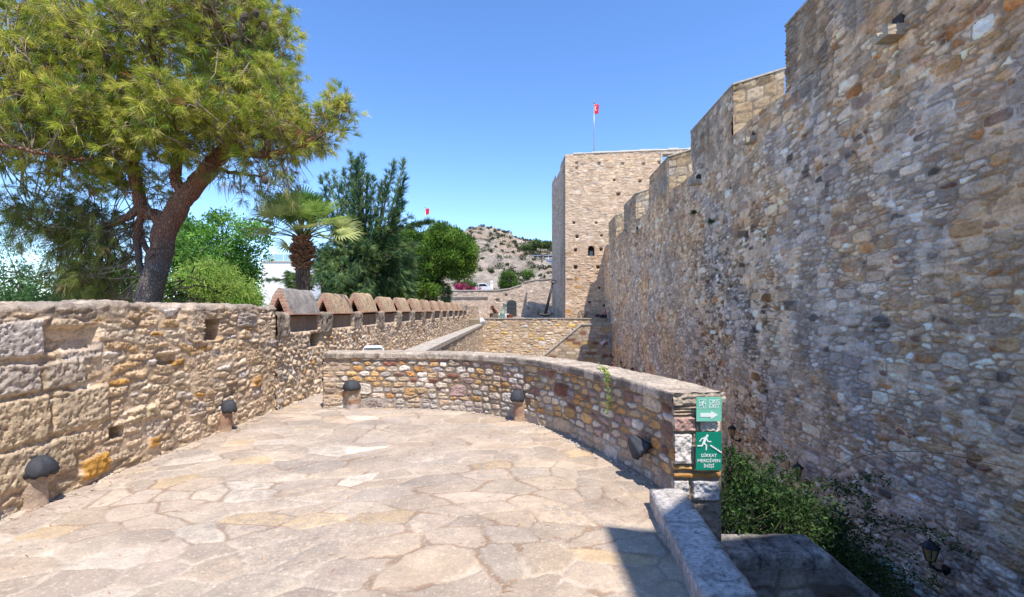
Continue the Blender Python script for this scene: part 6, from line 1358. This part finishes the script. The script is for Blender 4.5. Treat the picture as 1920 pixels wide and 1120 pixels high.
# blue-grey pavilion with rail on hillside
p0 = at(998, 492, 110); tr_b = empty('hillside_pavilion', p0); tag(tr_b, 'low blue grey railed pavilion on the hillside just left of the tower', 'building')
bm = bmesh.new(); bbox(bm, -.0, 6, 0, 4, -2, .7); bmobj('wall', bm, simple('blue_grey', (.16, .21, .32), .6), tr_b)
bm = bmesh.new(); bbox(bm, -.2, 6.2, -.3, 4.2, 1.45, 1.6); bmobj('roof', bm, simple('pale_roof', (.25, .28, .36), .6), tr_b)
rl = [([(x, -.15, -.1), (x, -.15, 1.5)], [.06, .06]) for x in np.linspace(.1, 6, 6)] + [([(-5, -.15, z), (6, -.15, z)], [.035, .035]) for z in (.5, .85, 1.1)] + [([(x, -.15, -1), (x, -.15, 1.1)], [.04, .04]) for x in np.linspace(-5, 0, 6)]
tubeobj('railing', rl, M['white_metal'], tr_b, 4)
# white building
p0 = at(490, 545, 60); wbld = empty('white_building', (p0.x, 60, GZ)); tag(wbld, 'white flat roofed building with a glass roof rail behind the palm', 'building'); ztop = at(490, 492, 60).z - GZ
bm = bmesh.new(); bbox(bm, 0, 4.6, 0, 7, 0, ztop, None, .03); bmobj('wall', bm, M['white_paint'], wbld)
bm = bmesh.new(); bbox(bm, -.1, 4.7, -.1, 7.1, ztop + .002, ztop + .16); bmobj('roof', bm, M['concrete'], wbld)
bm = bmesh.new()
for k in range(3): bbox(bm, .15 + k * 1.3, 1.35 + k * 1.3, .1, .13, ztop + .2, ztop + 1.0)
bmobj('glass_rail', bm, simple('rail_glass', (.30, .48, .50), .1), wbld)
bm = bmesh.new()
for k in range(2):
    for q in range(2): bbox(bm, .7 + k * 2, 1.7 + k * 2, -.03, .05, 1.2 + q * 3, 2.7 + q * 3)
bmobj('window', bm, simple('window_dark', (.08, .1, .12), .15), wbld)
bm = bmesh.new(); bbox(bm, 1.1, 1.5, .5, .9, ztop + .17, ztop + 1.3, None, .05); bmobj('chimney', bm, M['white_paint'], wbld)
# white car and stone post beyond the wall
p0 = at(906, 541, 49); cr_ = empty('parked_car', (p0.x, 49, 3.15)); tag(cr_, 'white car roof just visible beside the magenta flowers', 'car')
prof = [(-.95, .25), (-.95, .62), (-.75, .72), (-.45, 1.05), (.25, 1.08), (.6, .78), (.95, .66), (.98, .25)]
bm = bmesh.new(); a = [bm.verts.new((x, -.4, z)) for x, z in prof]; b = [bm.verts.new((x, .4, z)) for x, z in prof]; bm.faces.new(a); bm.faces.new(b[::-1])
for i in range(8): bm.faces.new((a[i], a[(i + 1) % 8], b[(i + 1) % 8], b[i]))
bmesh.ops.bevel(bm, geom=list(bm.edges), offset=.05, segments=2, affect='EDGES'); bmobj('body', bm, simple('car_white', (.75, .76, .78), .25), cr_)
bm = bmesh.new(); vs = [(-.40, .74), (-.38, .98), (.2, 1.0), (.48, .76)]; a = [bm.verts.new((x, -.405, z)) for x, z in vs]; b = [bm.verts.new((x, .405, z)) for x, z in vs]; bm.faces.new(a); bm.faces.new(b[::-1])
for i in range(4): bm.faces.new((a[i], a[(i + 1) % 4], b[(i + 1) % 4], b[i]))
bmobj('window', bm, simple('car_glass', (.03, .04, .05), .1), cr_)
for sx in (-.6, .6):
    bm = bmesh.new(); bmesh.ops.create_cone(bm, cap_ends=True, segments=16, radius1=.2, radius2=.2, depth=.9, matrix=Matrix.Translation((sx, 0, .22)) @ Matrix.Rotation(math.pi / 2, 4, 'X')); bmobj('wheel', bm, M['black_iron'], cr_)
p0 = at(922, 545, 49); o = empty('stone_pillar', (p0.x, 49, 2.6)); tag(o, 'thin white pillar standing behind the far wall, left of the round bush', 'pillar')
bm = bmesh.new(); bbox(bm, -.14, .14, -.14, .14, 0, 1.6, None, .02); bbox(bm, -.2, .2, -.2, .2, 0, .5, None, .02); bmesh.ops.create_uvsphere(bm, u_segments=10, v_segments=8, radius=.17, matrix=Matrix.Translation((0, 0, 1.72))); bmobj('shaft', bm, M['white_paint'], o)

# fallen needles and grit on the terrace
r = np.random.default_rng(9); n = 420; X = r.uniform(-3.8, 1.0, n); Y = r.uniform(2.2, 8.5, n); wallside = r.random(n) < .5; X = np.where(wallside, -4.04 + .04 * Y + .06 + r.exponential(.15, n), X)
a = r.uniform(0, 6.28, n); L = r.uniform(.03, .09, n); d = np.stack([np.cos(a) * L, np.sin(a) * L, 0 * a], 1); p = np.stack([X, Y, 0 * X + .006], 1); wv = np.stack([-np.sin(a), np.cos(a), 0 * a], 1) * .0022
V = np.stack([p - wv, p + wv, p + d * .5 + wv + np.array((0, 0, .006)), p + d, p + d * .5 - wv + np.array((0, 0, .006))], 1).reshape(-1, 3); k = np.arange(n)[:, None] * 5
o = npmesh('fallen_needles', V, [k + np.array([[0, 1, 2, 4]]), k + np.array([[4, 2, 3]])], simple('dry_needle', (.36, .17, .07), .9), None, None, False); tag(o, 'dry brown pine needles scattered on the paving', 'litter', kind='stuff')
# loose mortar rubble along the foot of the curved wall
Vg = []; Fg = []
for k in range(900):
    u = r.uniform(0, PL); (p_, _a) = par_pt(u, .03 + r.exponential(.035))
    if k > 450: yy_ = r.uniform(2.4, 9.5); q_ = lw_pt(yy_, .02 + r.exponential(.05)); p_ = (q_[0], q_[1], 0)
    s = r.uniform(.004, .016) if k > 60 else r.uniform(.012, .028); i0 = len(Vg)
    for v in ((1, 0, 0), (-1, 0, 0), (0, 1, 0), (0, -1, 0), (0, 0, .8), (0, 0, -.4)): Vg.append((p_[0] + v[0] * s * r.uniform(.7, 1.3), p_[1] + v[1] * s * r.uniform(.7, 1.3), .004 + s * .3 + v[2] * s))
    Fg += [(i0, i0 + 2, i0 + 4), (i0 + 2, i0 + 1, i0 + 4), (i0 + 1, i0 + 3, i0 + 4), (i0 + 3, i0, i0 + 4), (i0 + 2, i0, i0 + 5), (i0 + 1, i0 + 2, i0 + 5), (i0 + 3, i0 + 1, i0 + 5), (i0, i0 + 3, i0 + 5)]
o = npmesh('mortar_rubble', Vg, [np.array(Fg)], simple('grit', (.42, .37, .31), 1, 0, .3, 30), None, None, False); tag(o, 'small grit and mortar crumbs along the foot of the terrace walls', 'rubble', kind='stuff')

# ============================================================ UNSEEN BLOCK ADDED BEHIND THE VIEWER (casts the shade at lower right)
h = 8.6; sx, sy = SUN.x / SUN.z, SUN.y / SUN.z
poly = [(.64, -2), (.67, 3.58), (1.02, 3.50), (1.38, 3.90), (1.7, 4.12), (3.6, 4.5)]  # outline worked back from the shade the block has to throw
pts = [(x + sx * h, y + sy * h) for x, y in poly] + [(4.9, .2), (4.9, -9), (.64 + sx * h, -9)]
o = prism('shade_block', pts, GZ, h, M['masonry']); tag(o, 'unseen tall block added behind the viewpoint to shade the lower right', 'building')
